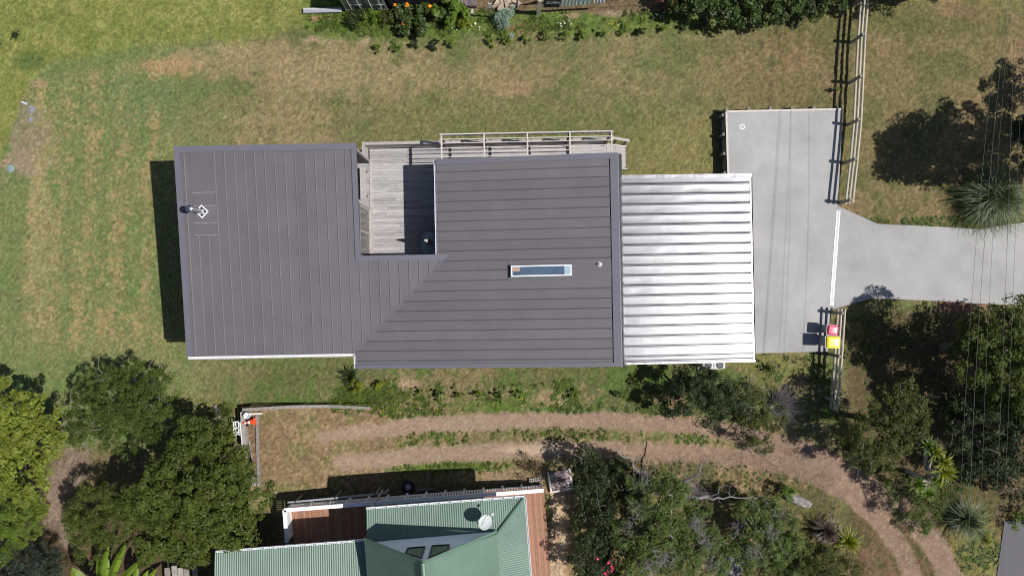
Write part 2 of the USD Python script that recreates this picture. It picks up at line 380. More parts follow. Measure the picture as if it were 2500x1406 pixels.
# western lawn: greener with rows of dead tufts
west = 1 - sm(px, 330, 640)
mixc((104, 117, 68), west * .75)
mixc((88, 112, 60), west * sm(f2, .5, .65) * .6)
rows = np.cos(2 * np.pi * (PXX + .07 * (PYY - 500) + (f1 - .5) * 50) / 72)
deadz = (1 - sm(PXX, 360, 470)) * sm(PXX, 30, 80) * sm(PYY + (PXX - 200) * .2, 140, 220) * (1 - sm(PYY, 800, 900))
f5 = meshkit.fbm(q3 * 7.5, 3, 8)
mixc((148, 126, 88), deadz * sm(f5 + rows * .10 + (f2 - .5) * .5 + (f1 - .5) * .3, .56, .66) * .62)
mixc((152, 135, 92), deadz * sm(rows + (f2 - .5) * 3, .6, 1.5) * .28)
mixc((158, 138, 100), (1 - sm(np.abs(PXX - 105 + .02 * (PYY - 400) + (f2 - .5) * 60), 10, 42)) * sm(PYY, 210, 300) * (1 - sm(PYY, 780, 900)) * .35)
# pale band of dry grass under the upper green edge and around
blob(700, 150, 330, 60, (140, 124, 92), .6); blob(400, 165, 90, 26, (158, 128, 92), .7); blob(780, 97, 60, 10, (160, 138, 114), .8); blob(885, 97, 22, 14, (160, 138, 114), .8)
blob(560, 120, 120, 14, (150, 135, 100), .5); blob(850, 190, 220, 50, (142, 128, 96), .5); blob(1100, 190, 300, 40, (138, 122, 90), .4); blob(1250, 215, 60, 20, (150, 125, 95), .6)
blob(330, 210, 100, 60, (92, 112, 66), .6); blob(380, 260, 70, 60, (96, 112, 70), .6); blob(60, 330, 60, 45, (128, 118, 96), .8); blob(55, 400, 55, 40, (140, 122, 104), .85)
blob(75, 270, 34, 20, (130, 122, 104), .6); blob(95, 205, 28, 16, (150, 126, 98), .8); blob(50, 237, 14, 10, (156, 126, 96), .9); blob(80, 160, 34, 12, (140, 132, 112), .6)
# bright green upper left
line = np.interp(PXX, [-300, 0, 60, 120, 250, 360, 480, 600, 740, 800], [520, 400, 230, 160, 140, 122, 110, 100, 78, 30])
lime = 1 - sm(PYY + (f2 - .5) * 60 + (f3 - .5) * 24 - line, -26, 14)
mixc((114, 120, 58), lime * .95); mixc((132, 132, 74), lime * sm(f2, .45, .62) * .7); mixc((92, 106, 48), lime * sm(f3, .46, .66) * .7)
mixc((96, 112, 64), (1 - sm(np.abs(PYY - line - 6 + (f2 - .5) * 30), 4, 26)) * sm(PXX, 60, 160) * (1 - sm(PXX, 330, 420)) * .8)
mixc((112, 120, 60), (1 - sm(PXX + (f2 - .5) * 40, 5, 45)) * sm(PYY, 380, 150) * (PYY < 460) * .6)
mixc((74, 96, 46), (1 - sm(np.hypot((PXX - 70) / 45, (PYY - 150) / 26) + (f3 - .5), .5, 1.1)) * .8)
# weedy strip along the top
strip = sm(PXX, 700, 800) * (1 - sm(PYY + (f2 - .5) * 50 - np.interp(PXX, [700, 900, 1300, 2060], [80, 100, 92, 60]), -16, 14))
mixc((78, 100, 40), strip * .9 * (1 - sm(PXX, 2040, 2075))); mixc((100, 118, 52), strip * sm(f3, .5, .65) * .6 * (1 - sm(PXX, 2040, 2075)))
blob(820, 60, 80, 12, (84, 112, 40), .8); blob(790, 45, 32, 7, (150, 108, 84), .8); blob(1285, 70, 40, 20, (118, 96, 72), .8); blob(1500, 30, 80, 10, (136, 118, 100), .8); blob(1390, 38, 30, 6, (140, 116, 96), .8)
yard = sm(PXX, 1090, 1120) * (1 - sm(PXX, 1690, 1720)) * (1 - sm(PYY + (f3 - .5) * 10, 24, 34))
mixc((104, 84, 68), yard * .85)
# eastern lawn, browner
east = sm(PXX, 1500, 1950) * (1 - sm(PYY, 560, 640))
mixc((108, 98, 66), east * .7); mixc((90, 92, 56), east * sm(f2, .48, .62) * .7); mixc((128, 106, 80), east * sm(f1 + (f3 - .5) * .5, .55, .75) * .6)
mixc((120, 116, 66), sm(PXX, 1500, 1600) * (1 - sm(PXX, 1700, 1780)) * sm(PYY, 240, 330) * (1 - sm(PYY, 430, 470)) * .5)
mixc((98, 104, 58), sm(PXX, 880, 1000) * (1 - sm(PXX, 1500, 1700)) * sm(PYY, 200, 300) * (1 - sm(PYY, 330, 380)) * .35)
blob(2350, 30, 60, 20, (110, 92, 70), .6); blob(2200, 60, 200, 30, (92, 92, 52), .5)
# south of the house
south = sm(PYY, 870, 905) * (1 - sm(PYY, 1015, 1040)) * sm(PXX, 560, 700) * (1 - sm(PXX, 2040, 2060))
mixc((88, 96, 54), south * .8); mixc((78, 104, 44), south * sm(f2, .46, .6) * .7); mixc((130, 112, 86), south * sm(f1 + (f3 - .5) * .6, .52, .7) * .6)
blob(990, 938, 36, 14, (158, 134, 112), .7); blob(1345, 975, 60, 22, (142, 124, 94), .8); blob(1180, 995, 130, 22, (84, 104, 40), .8); blob(1380, 1003, 90, 10, (76, 108, 40), .9); blob(1640, 975, 40, 26, (134, 112, 84), .7)
blob(880, 965, 90, 24, (80, 96, 44), .8); blob(950, 1003, 16, 12, (140, 124, 30), .6); blob(1680, 893, 20, 8, (150, 122, 96), .7)
blob(1910, 890, 110, 40, (112, 114, 62), .8); blob(690, 880, 160, 14, (92, 106, 56), .7)
# built-up turning area
turn = sm(PXX, 585, 596) * (1 - sm(PXX, 1000, 1200)) * sm(PYY, 988, 994) * (1 - sm(PYY, 1200, 1215))
mixc((122, 103, 78), turn * .95); mixc((104, 104, 62), turn * sm(f2 + (f1 - .5) * .4, .48, .62) * .75); mixc((146, 124, 96), turn * sm(f3 + (f2 - .5) * .5, .52, .66) * .6); mixc((104, 84, 64), turn * (1 - sm(PXX, 600, 680)) * .5)
mid = sm(PXX, 900, 1000) * (1 - sm(PXX, 1500, 1900)) * sm(PYY, 1000, 1020) * (1 - sm(PYY, 1170, 1200))
mixc((112, 106, 70), mid * .9); mixc((86, 100, 48), mid * sm(f2, .45, .58) * .7); mixc((140, 118, 96), mid * sm(f3, .5, .64) * .5)
blob(1080, 1140, 150, 14, (84, 106, 42), .9, .4, .8); blob(1230, 1160, 70, 20, (140, 118, 96), .7)
# bottom middle garden and its surroundings
gard = sm(PXX, 1380, 1410) * (1 - sm(PXX, 2010, 2080)) * sm(PYY, 1110, 1140 )
mixc((112, 100, 66), gard * .9); mixc((150, 124, 96), gard * sm(f3, .55, .68) * .6); mixc((82, 86, 44), gard * sm(f2, .46, .58) * .8)
side = sm(PXX, 1280, 1300) * (1 - sm(PXX, 1392, 1412)) * sm(PYY, 1120, 1160)
mixc((140, 118, 92), side * .85); mixc((110, 98, 56), side * sm(f3, .48, .6) * .7)
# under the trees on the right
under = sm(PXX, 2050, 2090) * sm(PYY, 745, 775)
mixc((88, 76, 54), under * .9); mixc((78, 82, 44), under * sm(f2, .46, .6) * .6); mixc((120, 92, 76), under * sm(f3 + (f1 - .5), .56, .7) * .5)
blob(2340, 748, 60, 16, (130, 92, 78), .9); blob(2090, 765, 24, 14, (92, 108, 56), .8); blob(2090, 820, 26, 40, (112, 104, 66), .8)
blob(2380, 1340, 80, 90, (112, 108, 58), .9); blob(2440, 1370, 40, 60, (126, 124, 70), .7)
# bottom left corner
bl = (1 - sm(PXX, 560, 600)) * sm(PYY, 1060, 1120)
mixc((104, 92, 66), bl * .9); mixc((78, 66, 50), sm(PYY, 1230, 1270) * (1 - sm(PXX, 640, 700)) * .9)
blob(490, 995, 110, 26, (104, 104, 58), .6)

track_w = lambda pts, w: w - seg_d(PXX + wobb * .5, PYY + wobb * .5 + (f2 - .5) * 14, pts)
tr = np.max([track_w([(790, 1066), (1000, 1040), (1300, 1024), (1500, 1027), (1700, 1040), (1850, 1066), (1960, 1105), (2050, 1140)], 18),
             track_w([(830, 1130), (1000, 1112), (1300, 1097), (1500, 1099), (1700, 1108), (1850, 1118), (1960, 1145), (2060, 1195), (2150, 1270), (2205, 1350), (2240, 1440), (2250, 1700)], 20),
             track_w([(1880, 1085), (2000, 1130), (2080, 1170), (2170, 1215), (2250, 1290), (2300, 1360), (2335, 1440), (2350, 1700)], 27),
             track_w([(1860, 1100), (1960, 1120), (2050, 1165)], 44)], 0)
tr -= 9 * (1 - sm(PXX, 780, 980)) * (f3 > .5)
tmask = sm(tr, -9, 7)
mixc((148, 125, 105), tmask); mixc((134, 109, 92), tmask * sm(PXX, 1250, 1700) * .8); mixc((172, 150, 128), tmask * sm(f3, .5, .7) * .25)
mixc((188, 164, 136), tmask * (1 - sm(np.hypot((PXX - 1330) / 130, (PYY - 1098) / 14), .4, 1.1)) * .8)
strip2 = 11 - seg_d(PXX + wobb * .5, PYY + wobb * .5, [(2125, 1215), (2190, 1285), (2245, 1360), (2275, 1440)])
tr = np.where(strip2 > -6, np.minimum(tr, -strip2), tr); tmask = sm(tr, -9, 7)
path_m = 22 - seg_d(PXX + wobb * .6, PYY, [(1358, 1215), (1368, 1290), (1358, 1406), (1350, 1600)])
pmask = sm(path_m, -6, 8); mixc((172, 150, 124), pmask * .9)
mul_m = np.max([34 - seg_d(PXX + wobb, PYY + wobb, [(185, 1125), (150, 1190), (165, 1260), (180, 1310)]), 20 - seg_d(PXX + wobb, PYY, [(150, 1180), (130, 1270)])], 0)
mmask = sm(mul_m, -8, 8); mixc((122, 106, 96), mmask * .9)
COL = COL * .88 + COL.mean(1, keepdims=True) * .12
COL *= (1 + (f4[:, None] - .5) * .5 * (1 - .85 * tmask[:, None])) * (1 + rng.normal(0, .10, (len(XX), 1)))
COL *= (1 + rng.normal(0, .03, COL.shape)); COL = np.clip(COL, .008, .8)

COL[(cls0 := tmask < .5)] *= np.array([1.09, 1.06, 1.0])
ZG = ZZ + (f3 - .5) * .05 * (1 - .85 * tmask) + rng.normal(0, .010, len(XX)) * (1 - .6 * tmask)
pts2 = None
import shapely
def inside(poly, pad=0):
    return shapely.contains_xy(poly.buffer(pad), XX, YY)
ZG[inside(pad_poly, -.06)] = 1.9
m = inside(drive_poly, -.06); ZG[m] = PAD_Z - .5
m = inside(drive_poly, .6) & ~inside(drive_poly, -.06) & ~inside(pad_poly, .25); ZG[m] = np.minimum(ZG[m], drive_z(XX[m], 0) - .015)
ZG[inside(road_poly, -.05)] = ROAD_Z - .4
m = inside(road_poly, .5) & ~inside(road_poly, -.05); ZG[m] = np.minimum(ZG[m], ROAD_Z - .01)
nx, ny = len(gx), len(gy)
ii, jj = np.meshgrid(np.arange(ny - 1), np.arange(nx - 1), indexing='ij'); a = (ii * nx + jj).ravel()
quads = np.stack([a, a + 1, a + nx + 1, a + nx], 1)
V = np.column_stack([XX, YY, ZG])
fc = lambda arr: arr[quads].mean(1)
is_tr = fc(tr) > 1.5; is_pt = (fc(path_m) > 0) & ~is_tr; is_mu = (fc(mul_m) > 0)
cls = np.where(is_tr, 1, np.where(is_pt, 2, np.where(is_mu, 3, 0)))
def ground_piece(name, sel, material, extra=None):
    q = quads[sel]; u, inv = np.unique(q, return_inverse=True); inv = inv.reshape(q.shape)
    v, c = V[u], COL[u]; f = np.vstack([inv[:, [0, 1, 2]], inv[:, [0, 2, 3]]])
    if extra is not None:
        ev, ef, ec = extra; f = np.vstack([f, ef + len(v)]); v = np.vstack([v, ev]); c = np.vstack([c, ec])
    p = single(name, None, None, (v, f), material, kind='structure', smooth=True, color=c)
# the lawn goes on past the frame to the horizon
ex = np.concatenate([np.linspace(-220, gx[0], 14), np.linspace(gx[0], gx[-1], 30)[1:-1], np.linspace(gx[-1], 220, 14)])
ey = np.concatenate([np.linspace(-220, gy[0], 14), np.linspace(gy[0], gy[-1], 20)[1:-1], np.linspace(gy[-1], 220, 14)])
EX, EY = np.meshgrid(ex, ey); ev = np.column_stack([EX.ravel(), EY.ravel(), base_z(EX.ravel())])
i2, j2 = np.meshgrid(np.arange(len(ey) - 1), np.arange(len(ex) - 1), indexing='ij'); e = (i2 * len(ex) + j2).ravel()
eq = np.stack([e, e + 1, e + len(ex) + 1, e + len(ex)], 1); cen = ev[eq].mean(1)
eq = eq[~((np.abs(cen[:, 0] - .5) < 29.9) & (np.abs(cen[:, 1]) < 18.4))]
ec = np.tile(lin(104, 104, 64), (len(ev), 1))
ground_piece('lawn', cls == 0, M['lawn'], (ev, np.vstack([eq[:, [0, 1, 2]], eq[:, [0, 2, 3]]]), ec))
ground_piece('gravel_track', cls == 1, M['gravel'])
ground_piece('garden_path', cls == 2, M['soil'])
ground_piece('mulch_path', cls == 3, M['soil'])

# concrete pad, driveway, road
pad = T(); pad.path = unique('/World', 'concrete_pad'); pad.o = np.zeros(3)
pm = usdkit.mesh(stage, pad.path, sheet(pad_poly, lambda u, v: PAD_Z + 0 * u, .75), M['concrete']); data(pm.GetPrim(), kind='structure')
single('driveway', None, None, sheet(drive_poly, drive_z, .3), M['concrete'], kind='structure')
single('road', None, None, sheet(road_poly, lambda u, v: ROAD_Z + 0 * u, .3), M['asphalt'], kind='structure')
# saw-cut joints of the pad are thin dark strips of sealant
for (xa, ya, xb, yb) in [(1838, 503, 2044, 502), (1842, 762, 2028, 760)]:
    p, q = P3(xa, ya, PAD_Z + .002), P3(xb, yb, PAD_Z + .002)
    part(pad, 'expansion_joint', bar(p, q, .012, .006), M['bin_grey'])
c = P3(1812, 310, PAD_Z)
t = thing('access_cover', 'small round white-rimmed cover set in the concrete pad', 'access cover', c)
part(t, 'rim', lathe([(.10, .0), (.10, .012), (.135, .012), (.135, .0)], c, 28), M['white_frame'])
part(t, 'lid', lathe([(.0, .008), (.097, .008), (.097, .0)], c, 24), M['concrete'])
part(t, 'key_slot', lathe([(.0, .014), (.03, .014), (.03, .0)], c, 12), M['white_frame'])
# channel drain
a3, b3 = P3(2047, 514, PAD_Z), P3(2030, 746, PAD_Z)
t = thing('channel_drain', 'long pale metal channel drain across the driveway mouth', 'drain', (a3 + b3) / 2)
d = (b3 - a3) / np.linalg.norm(b3 - a3); s_ = np.array([-d[1], d[0], 0])
up = np.array([0, 0, .006])
part(t, 'channel', bar(a3 + up * .6, b3 + up * .6, .13, .006), M['dark_metal'])
for k in (-1, 1): part(t, 'edge_rail', bar(a3 + s_ * .07 * k + up, b3 + s_ * .07 * k + up, .05, .012), M['grate'])
L = np.linalg.norm(b3 - a3); bars = []
for k in range(int(L / .09)):
    p = a3 + d * (k + .5) * .09 + up; bars.append(bar(p - s_ * .06, p + s_ * .06, .045, .008))
part(t, 'grate_bar', cat(bars), M['grate'], kind='stuff')

# timber retaining wall round the pad
c0, c1, c2 = P3(1773, 273, PAD_Z), P3(2057, 267, PAD_Z), P3(1778, 436, PAD_Z)
t = thing('retaining_wall', 'low timber retaining wall with posts round the pad', 'retaining wall', (c0[0], c0[1], 2.0))
def wall_run(p, q, zlow, npost, off0):
    d = (q - p); L = np.linalg.norm(d); d = d / L; n = np.array([-d[1], d[0], 0])
    if n @ np.array([-1, 1, 0]) < 0: n = -n
    for k in range(4):
        z = PAD_Z - .085 - k * .19
        if z < zlow - .1: break
        part(t, 'wall_board', bar(p + n * .03 + [0, 0, z - PAD_Z], q + n * .03 + [0, 0, z - PAD_Z], .05, .18), M['retain'])
    part(t, 'capping', bar(p + n * .0 + [0, 0, .012], q + n * .0 + [0, 0, .012], .09, .03), M['cap'])
    for k in range(npost):
        b = p + d * (off0 + k * (L - off0 - .3) / (npost - 1)) + n * .13
        part(t, 'wall_post', box(b[0] - .07, b[0] + .07, b[1] - .07, b[1] + .07, 1.8, PAD_Z - .05), M['retain'])
wall_run(c0, c2, 2.0, 4, .15); wall_run(c0, c1, 2.1, 6, .05)
# the old timber edge of the gravel turning area
t = thing('timber_edging', 'weathered timber retaining edge around the dry turning area', 'edging', (-14.1, -6.3, .9))
pts = [(592, 1000), (700, 993), (800, 991), (905, 996)]
for (xa, ya), (xb, yb) in zip(pts[:-1], pts[1:]):
    p, q = P3(xa, ya, .98), P3(xb, yb, .98); part(t, 'top_timber', bar(p, q, .16, .12), M['sleeper'])
    for k in range(3):
        part(t, 'wall_timber', bar(p + [0, .0, -.15 - .2 * k], q + [0, 0, -.15 - .2 * k], .10, .19), M['sleeper'])
for k, (xa, ya, xb, yb, w, z) in enumerate([(592, 1005, 599, 1095, .22, 1.02), (603, 1040, 606, 1100, .13, 1.05), (628, 1012, 632, 1185, .15, 1.0), (596, 1100, 622, 1185, .20, 1.0), (608, 1070, 618, 1132, .05, 1.1)]):
    part(t, 'edge_timber', bar(P3(xa, ya, z), P3(xb, yb, z), w, .12), M['sleeper'])
part(t, 'short_board', bar(P3(610, 1010, 1.02), P3(640, 1009, 1.02), .1, .08), M['cap'])

# ------------------------------------------------------------------ the dark-roofed house (frame HF)
zL = lambda u, v: 5.4 + .09375 * (np.asarray(v) + 2.9)
zR = lambda u, v: 5.803 + .0931 * (np.asarray(u) + 3.086)
polyL = sg.Polygon([(-15.2, -2.9), (-7.35, -2.9), (-7.31, -2.80), (-2.875, 1.61), (-6.95, 1.61), (-6.95, 6.7), (-15.2, 6.7)])
polyR = sg.Polygon([(-7.31, -3.62), (4.86, -3.62), (4.86, 5.99), (-3.38, 5.99), (-3.38, 1.61), (-2.875, 1.61), (-7.31, -2.80)])
house = thing('dark_roofed_house', 'large L-shaped house under dark grey standing-seam metal roofs', 'house', (-5, 1.5, 1.0), HF)
# walls
def wall(name, r, zf, zb, parent=None): return part(house, name, sheet(r, zf, 0, zbot=zb), M['wall'], parent)
wl = lambda u, v: zL(u, v) - .12
wr = lambda u, v: zR(u, v) - .12
wall('wall', rect(-14.95, -14.8, -2.6, 6.5), wl, -.1); wall('wall', rect(-14.8, -7.02, 6.36, 6.5), wl, -.1)
wall('wall', rect(-14.8, -7.0, -2.6, -2.46), wl, -.1)
wall('wall', rect(-8.75, -8.6, 4.1, 6.36), wl, 3.06); wall('wall', rect(-8.6, -7.02, 4.02, 4.12), wl, 3.06)
wall('wall', rect(-7.02, -3.3, 1.45, 1.58), wl, 2.0)
wall('wall', rect(-7.12, -7.02, 1.58, 4.02), wl, 5.42)
wall('wall', rect(-3.3, -3.16, 1.58, 5.86), wr, 1.0); wall('wall', rect(-3.16, 4.6, 5.72, 5.86), wr, 1.6)
wall('wall', rect(4.6, 4.74, -3.3, 5.86), wr, 1.9); wall('wall', rect(-7.0, 4.6, -3.3, -3.16), wr, .6); wall('wall', rect(-7.0, -6.86, -3.16, -2.46), wr, .4)
part(house, 'floor', sheet(unary_union([rect(-14.8, -7.14, -2.46, 6.36), rect(-7.14, 4.6, -3.16, 1.45), rect(-3.16, 4.6, 1.45, 5.72)]), lambda u, v: 3.03 + 0 * u, .15), M['interior'])
# glazed door to the deck
gd = part(house, 'sliding_door', cat([box(-7.10, -7.02, 1.60, 4.02, 3.06, 3.14), box(-7.10, -7.02, 1.60, 4.02, 5.32, 5.42), box(-7.10, -7.02, 1.60, 1.70, 3.14, 5.32), box(-7.10, -7.02, 2.76, 2.86, 3.14, 5.32), box(-7.10, -7.02, 3.92, 4.02, 3.14, 5.32)]), M['wall_wood'])
part(house, 'pane', box(-7.065, -7.055, 1.70, 2.76, 3.14, 5.32), M['glass'], gd); part(house, 'pane', box(-7.065, -7.055, 2.86, 3.92, 3.14, 5.32), M['glass'], gd)
part(house, 'door_jamb', box(-7.16, -6.98, 4.025, 4.115, 3.06, 5.9), M['wall_wood'])
part(house, 'door_sill', box(-7.02, -6.88, 1.62, 4.1, 3.06, 3.09), M['wall_wood'])
part(house, 'porch_post', box(-7.08, -6.98, 6.42, 6.52, 3.06, 6.15), M['wall_wood'])
for (u0, u1, v0, v1) in [(-12.5, -10.5, 6.50, 6.54), (-1.5, 1.5, 5.86, 5.9), (-11, -9, -2.64, -2.6), (0, 2.4, -3.34, -3.3)]:
    w = part(house, 'window', cat([box(u0, u1, v0, v1, 3.9, 3.98), box(u0, u1, v0, v1, 5.0, 5.08), box(u0, u0 + .07, v0, v1, 3.98, 5.0), box(u1 - .07, u1, v0, v1, 3.98, 5.0)]), M['dark_metal'])
    part(house, 'pane', box(u0 + .07, u1 - .07, v0 + .012, v0 + .022, 3.98, 5.0), M['glass'], w)
# roofs: an under-sheet each, then every tray between two seams
edgeL = [rect(-15.2, -6.95, 6.42, 6.7), rect(-15.2, -14.97, -2.9, 6.42), rect(-7.17, -6.95, 1.61, 6.42), sg.Polygon([(-7.17, 1.61), (-7.17, 1.36), (-3.12, 1.36), (-2.875, 1.61)])]
inL = polyL.difference(unary_union(edgeL))
rL = part(house, 'roof', sheet(polyL, lambda u, v: zL(u, v) - .02, .10), M['roof'])
def tray(parent, region, a, b, axis, zf, m, rib=.052, ribh=.036):
    """one tray from seam a to seam b along the axis (0 = u, 1 = v), with its upstand rib at a"""
    big = 40
    cut = (lambda x0, x1: rect(x0, x1, -big, big)) if axis == 0 else (lambda x0, x1: rect(-big, big, x0, x1))
    r = region.intersection(cut(a, b - .003))
    if r.area < .01: return
    ax = (lambda u, v: np.asarray(u)) if axis == 0 else (lambda u, v: np.asarray(v)); h = rib / 2
    if axis == 0: h, ribh, rib = .007, .034, .041
    ms = [sheet(r, zf, .012), sheet(region.intersection(cut(a, a + h)), lambda u, v: zf(u, v) + ribh * (ax(u, v) - a) / h + .001, .006), sheet(region.intersection(cut(a + h, a + rib)), lambda u, v: zf(u, v) + ribh * (a + rib - ax(u, v)) / (rib - h) + .001, .006)]
    part(house if parent.startswith(house.path) else cp, 'roof_tray', cat(ms), m, parent)
patchL = rect(-14.52, -13.42, 2.70, 6.42)
k0 = -13.42
regL = inL.difference(patchL)
for k in range(-4, 24):
    tray(rL, regL, k0 + .457 * k, k0 + .457 * (k + 1), 0, lambda u, v: zL(u, v) + .0, M['roof'])
for (va, vb) in [(6.42, 4.62), (4.62, 4.0), (4.0, 3.25), (3.25, 2.70)]:
    part(house, 'cover_sheet', sheet(rect(-14.51, -13.43, vb + .012, va), lambda u, v: zL(u, v) + .012, .012), M['roof'], rL)
for vb in (4.62, 4.0, 3.25, 2.70):
    part(house, 'lap_seam', sheet(rect(-14.51, -13.43, vb - .012, vb + .012), lambda u, v: zL(u, v) + .02, .02), M['lap'], rL)
for e in edgeL: part(house, 'edge_flashing', sheet(e, lambda u, v: zL(u, v) + .055, .14), M['roof_trim'], rL)
edgeR = [rect(-3.38, 4.52, 5.73, 5.99), rect(4.52, 4.86, -3.62, 5.99), rect(-7.31, 4.52, -3.62, -3.43)]
inR = polyR.difference(unary_union(edgeR))
rR = part(house, 'roof', sheet(polyR, lambda u, v: zR(u, v) - .02, .10), M['roof'])
SL0 = HF.px(1238, 654, 6.3)[0]
v0R = HF.px(1490, 407.8, 6.5)[1]; sv = .4553
patchR = rect(SL0, 4.52, v0R - sv * 11.0, v0R - sv * 9.0)
regR = inR.difference(patchR)
for k in range(-1, 21):
    tray(rR, regR, v0R - sv * (k + 1), v0R - sv * k, 1, lambda u, v: zR(u, v), M['roof'])
part(house, 'cover_sheet', sheet(patchR.buffer(-.012), lambda u, v: zR(u, v) + .016, .02), M['roof'], rR)
for n_, e in enumerate(edgeR): part(house, 'edge_flashing', sheet(e, lambda u, v: zR(u, v) + .058, .16), M['roof_trim'], rR)
part(house, 'valley_flashing', sheet(sg.LineString([(-2.95, 1.53), (-7.28, -2.78)]).buffer(.035, cap_style=2), lambda u, v: np.maximum(zL(u, v), zR(u, v)) + .018, .02), M['roof_trim'], rR)
# gutters, apron, flue, skylight, vent
def gutter(t, p, q, side, m, r=.07, w=.13, parent=None):
    p, q = np.array(p, float), np.array(q, float); s = np.array(side, float)
    return part(t, 'gutter', cat([bar(p + s * w / 2 - [0, 0, .10], q + s * w / 2 - [0, 0, .10], w, .012), bar(p + s * w - [0, 0, .05], q + s * w - [0, 0, .05], .016, .11), bar(p + s * .008 - [0, 0, .05], q + s * .008 - [0, 0, .05], .014, .11)]), m, parent)
gutter(house, (-15.2, -2.91, 5.38), (-7.32, -2.91, 5.38), (0, -1, 0), M['gutter'])
gutter(house, (-3.39, 1.62, 5.74), (-3.39, 5.97, 5.74), (-1, 0, 0), M['gutter'], w=.10)
gutter(house, (-7.33, -3.62, 5.38), (-7.33, -2.95, 5.38), (-1, 0, 0), M['gutter'], w=.10)
for (u, v) in [(-12.3, -2.97), (-7.36, -2.98)]:
    part(house, 'downpipe', cyl((u, v, 5.28), (u, v, .3), .04), M['gutter'])
ap = []
for k in range(5):
    t0, t1 = k / 5, (k + 1) / 5; x0, x1 = 4.865 + .24 * t0, 4.865 + .24 * t1; z0, z1 = 6.52 - .34 * t0 ** 1.6, 6.52 - .34 * t1 ** 1.6
    ap.append((np.array([[x0, -3.66, z0], [x1, -3.66, z1], [x1, 5.97, z1], [x0, 5.97, z0]]), np.array([[0, 1, 2, 3]])))
part(house, 'apron_flashing', cat(ap), M['zinc_trim'], smooth=True)
zf = float(zL(0, HF.px(493, 516, 5.95)[1])); fc_ = HF.px(494, 517, zf); fz = zf
sq = sg.Polygon([(fc_[0] - .31, fc_[1]), (fc_[0], fc_[1] - .31), (fc_[0] + .31, fc_[1]), (fc_[0], fc_[1] + .31)])
part(house, 'flue_flashing', sheet(sq, lambda u, v: zL(u, v) + .045, .03), M['rubber'], rL)
part(house, 'flashing_rim', sheet(sq.difference(sq.buffer(-.05, join_style=2)), lambda u, v: zL(u, v) + .06, .015), M['white_frame'], rL)
fl = part(house, 'flue', cat([lathe([(.17, .0), (.11, .22), (.11, 1.1)], (fc_[0], fc_[1], fz), 20)]), M['steel'], smooth=30)
part(house, 'flue_cap', lathe([(.11, 1.05), (.165, 1.07), (.165, 1.32), (.15, 1.36), (.06, 1.40), (0, 1.40)], (fc_[0], fc_[1], fz), 20), M['steel'], fl, smooth=30)
s0, s1 = HF.px(1248, 674, 6.6), HF.px(1396, 645, 6.7)
u0, u1, v0, v1 = s0[0], s1[0], (s0[1] + .07), s1[1] - .07
v0, v1 = HF.px(1320, 674, 6.6)[1], HF.px(1320, 647, 6.6)[1]
zs = lambda u, v: zR(u, v) + .20
cb = rect(u0 - .04, u1 + .04, v0 - .04, v1 + .04); fr = rect(u0, u1, v0, v1)
sk = part(house, 'skylight', sheet(cb.difference(fr.buffer(-.10, join_style=2)), lambda u, v: zR(u, v) + .17, .2), M['roof_trim'], None)
part(house, 'skylight_frame', sheet(fr.difference(fr.buffer(-.055, join_style=2)), zs, .035), M['white_frame'], sk)
gl = fr.buffer(-.056, join_style=2); bl_r = rect(u1 - .32, u1 - .05, v0 + .05, v1 - .05).intersection(gl); pa_r = rect(u0 + .07, u0 + .40, v1 - .26, v1 - .07).intersection(gl)
part(house, 'skylight_pane', sheet(gl.difference(unary_union([bl_r, pa_r]).buffer(.002)), lambda u, v: zs(u, v) - .012, .008), M['dark_glass'], sk)  # opaque, with the sky reflection in its colour
part(house, 'skylight_blind', sheet(bl_r, lambda u, v: zs(u, v) - .012, .008), M['blind'], sk)
part(house, 'lit_board', sheet(pa_r, lambda u, v: zs(u, v) - .012, .008), M['lit_board'], sk)  # sunlit patch painted as a small flat piece level with the pane
part(house, 'skylight_floor', sheet(gl, lambda u, v: zR(u, v) + .03, .01), M['well'], sk)
vz = 6.42; vc = HF.px(1463.5, 645.5, vz); vz = float(zR(vc[0], 0))
sq = sg.Polygon([(vc[0] - .13, vc[1]), (vc[0], vc[1] - .13), (vc[0] + .13, vc[1]), (vc[0], vc[1] + .13)])
part(house, 'vent_flashing', sheet(sq, lambda u, v: zR(u, v) + .045, .03), M['rubber'])
part(house, 'vent_rim', sheet(sq.difference(sq.buffer(-.028, join_style=2)), lambda u, v: zR(u, v) + .058, .012), M['white_frame'])
part(house, 'vent_pipe', lathe([(.05, 0), (.035, .06), (.035, .22), (.0, .22)], (vc[0], vc[1], vz + .03), 14), M['white_frame'])

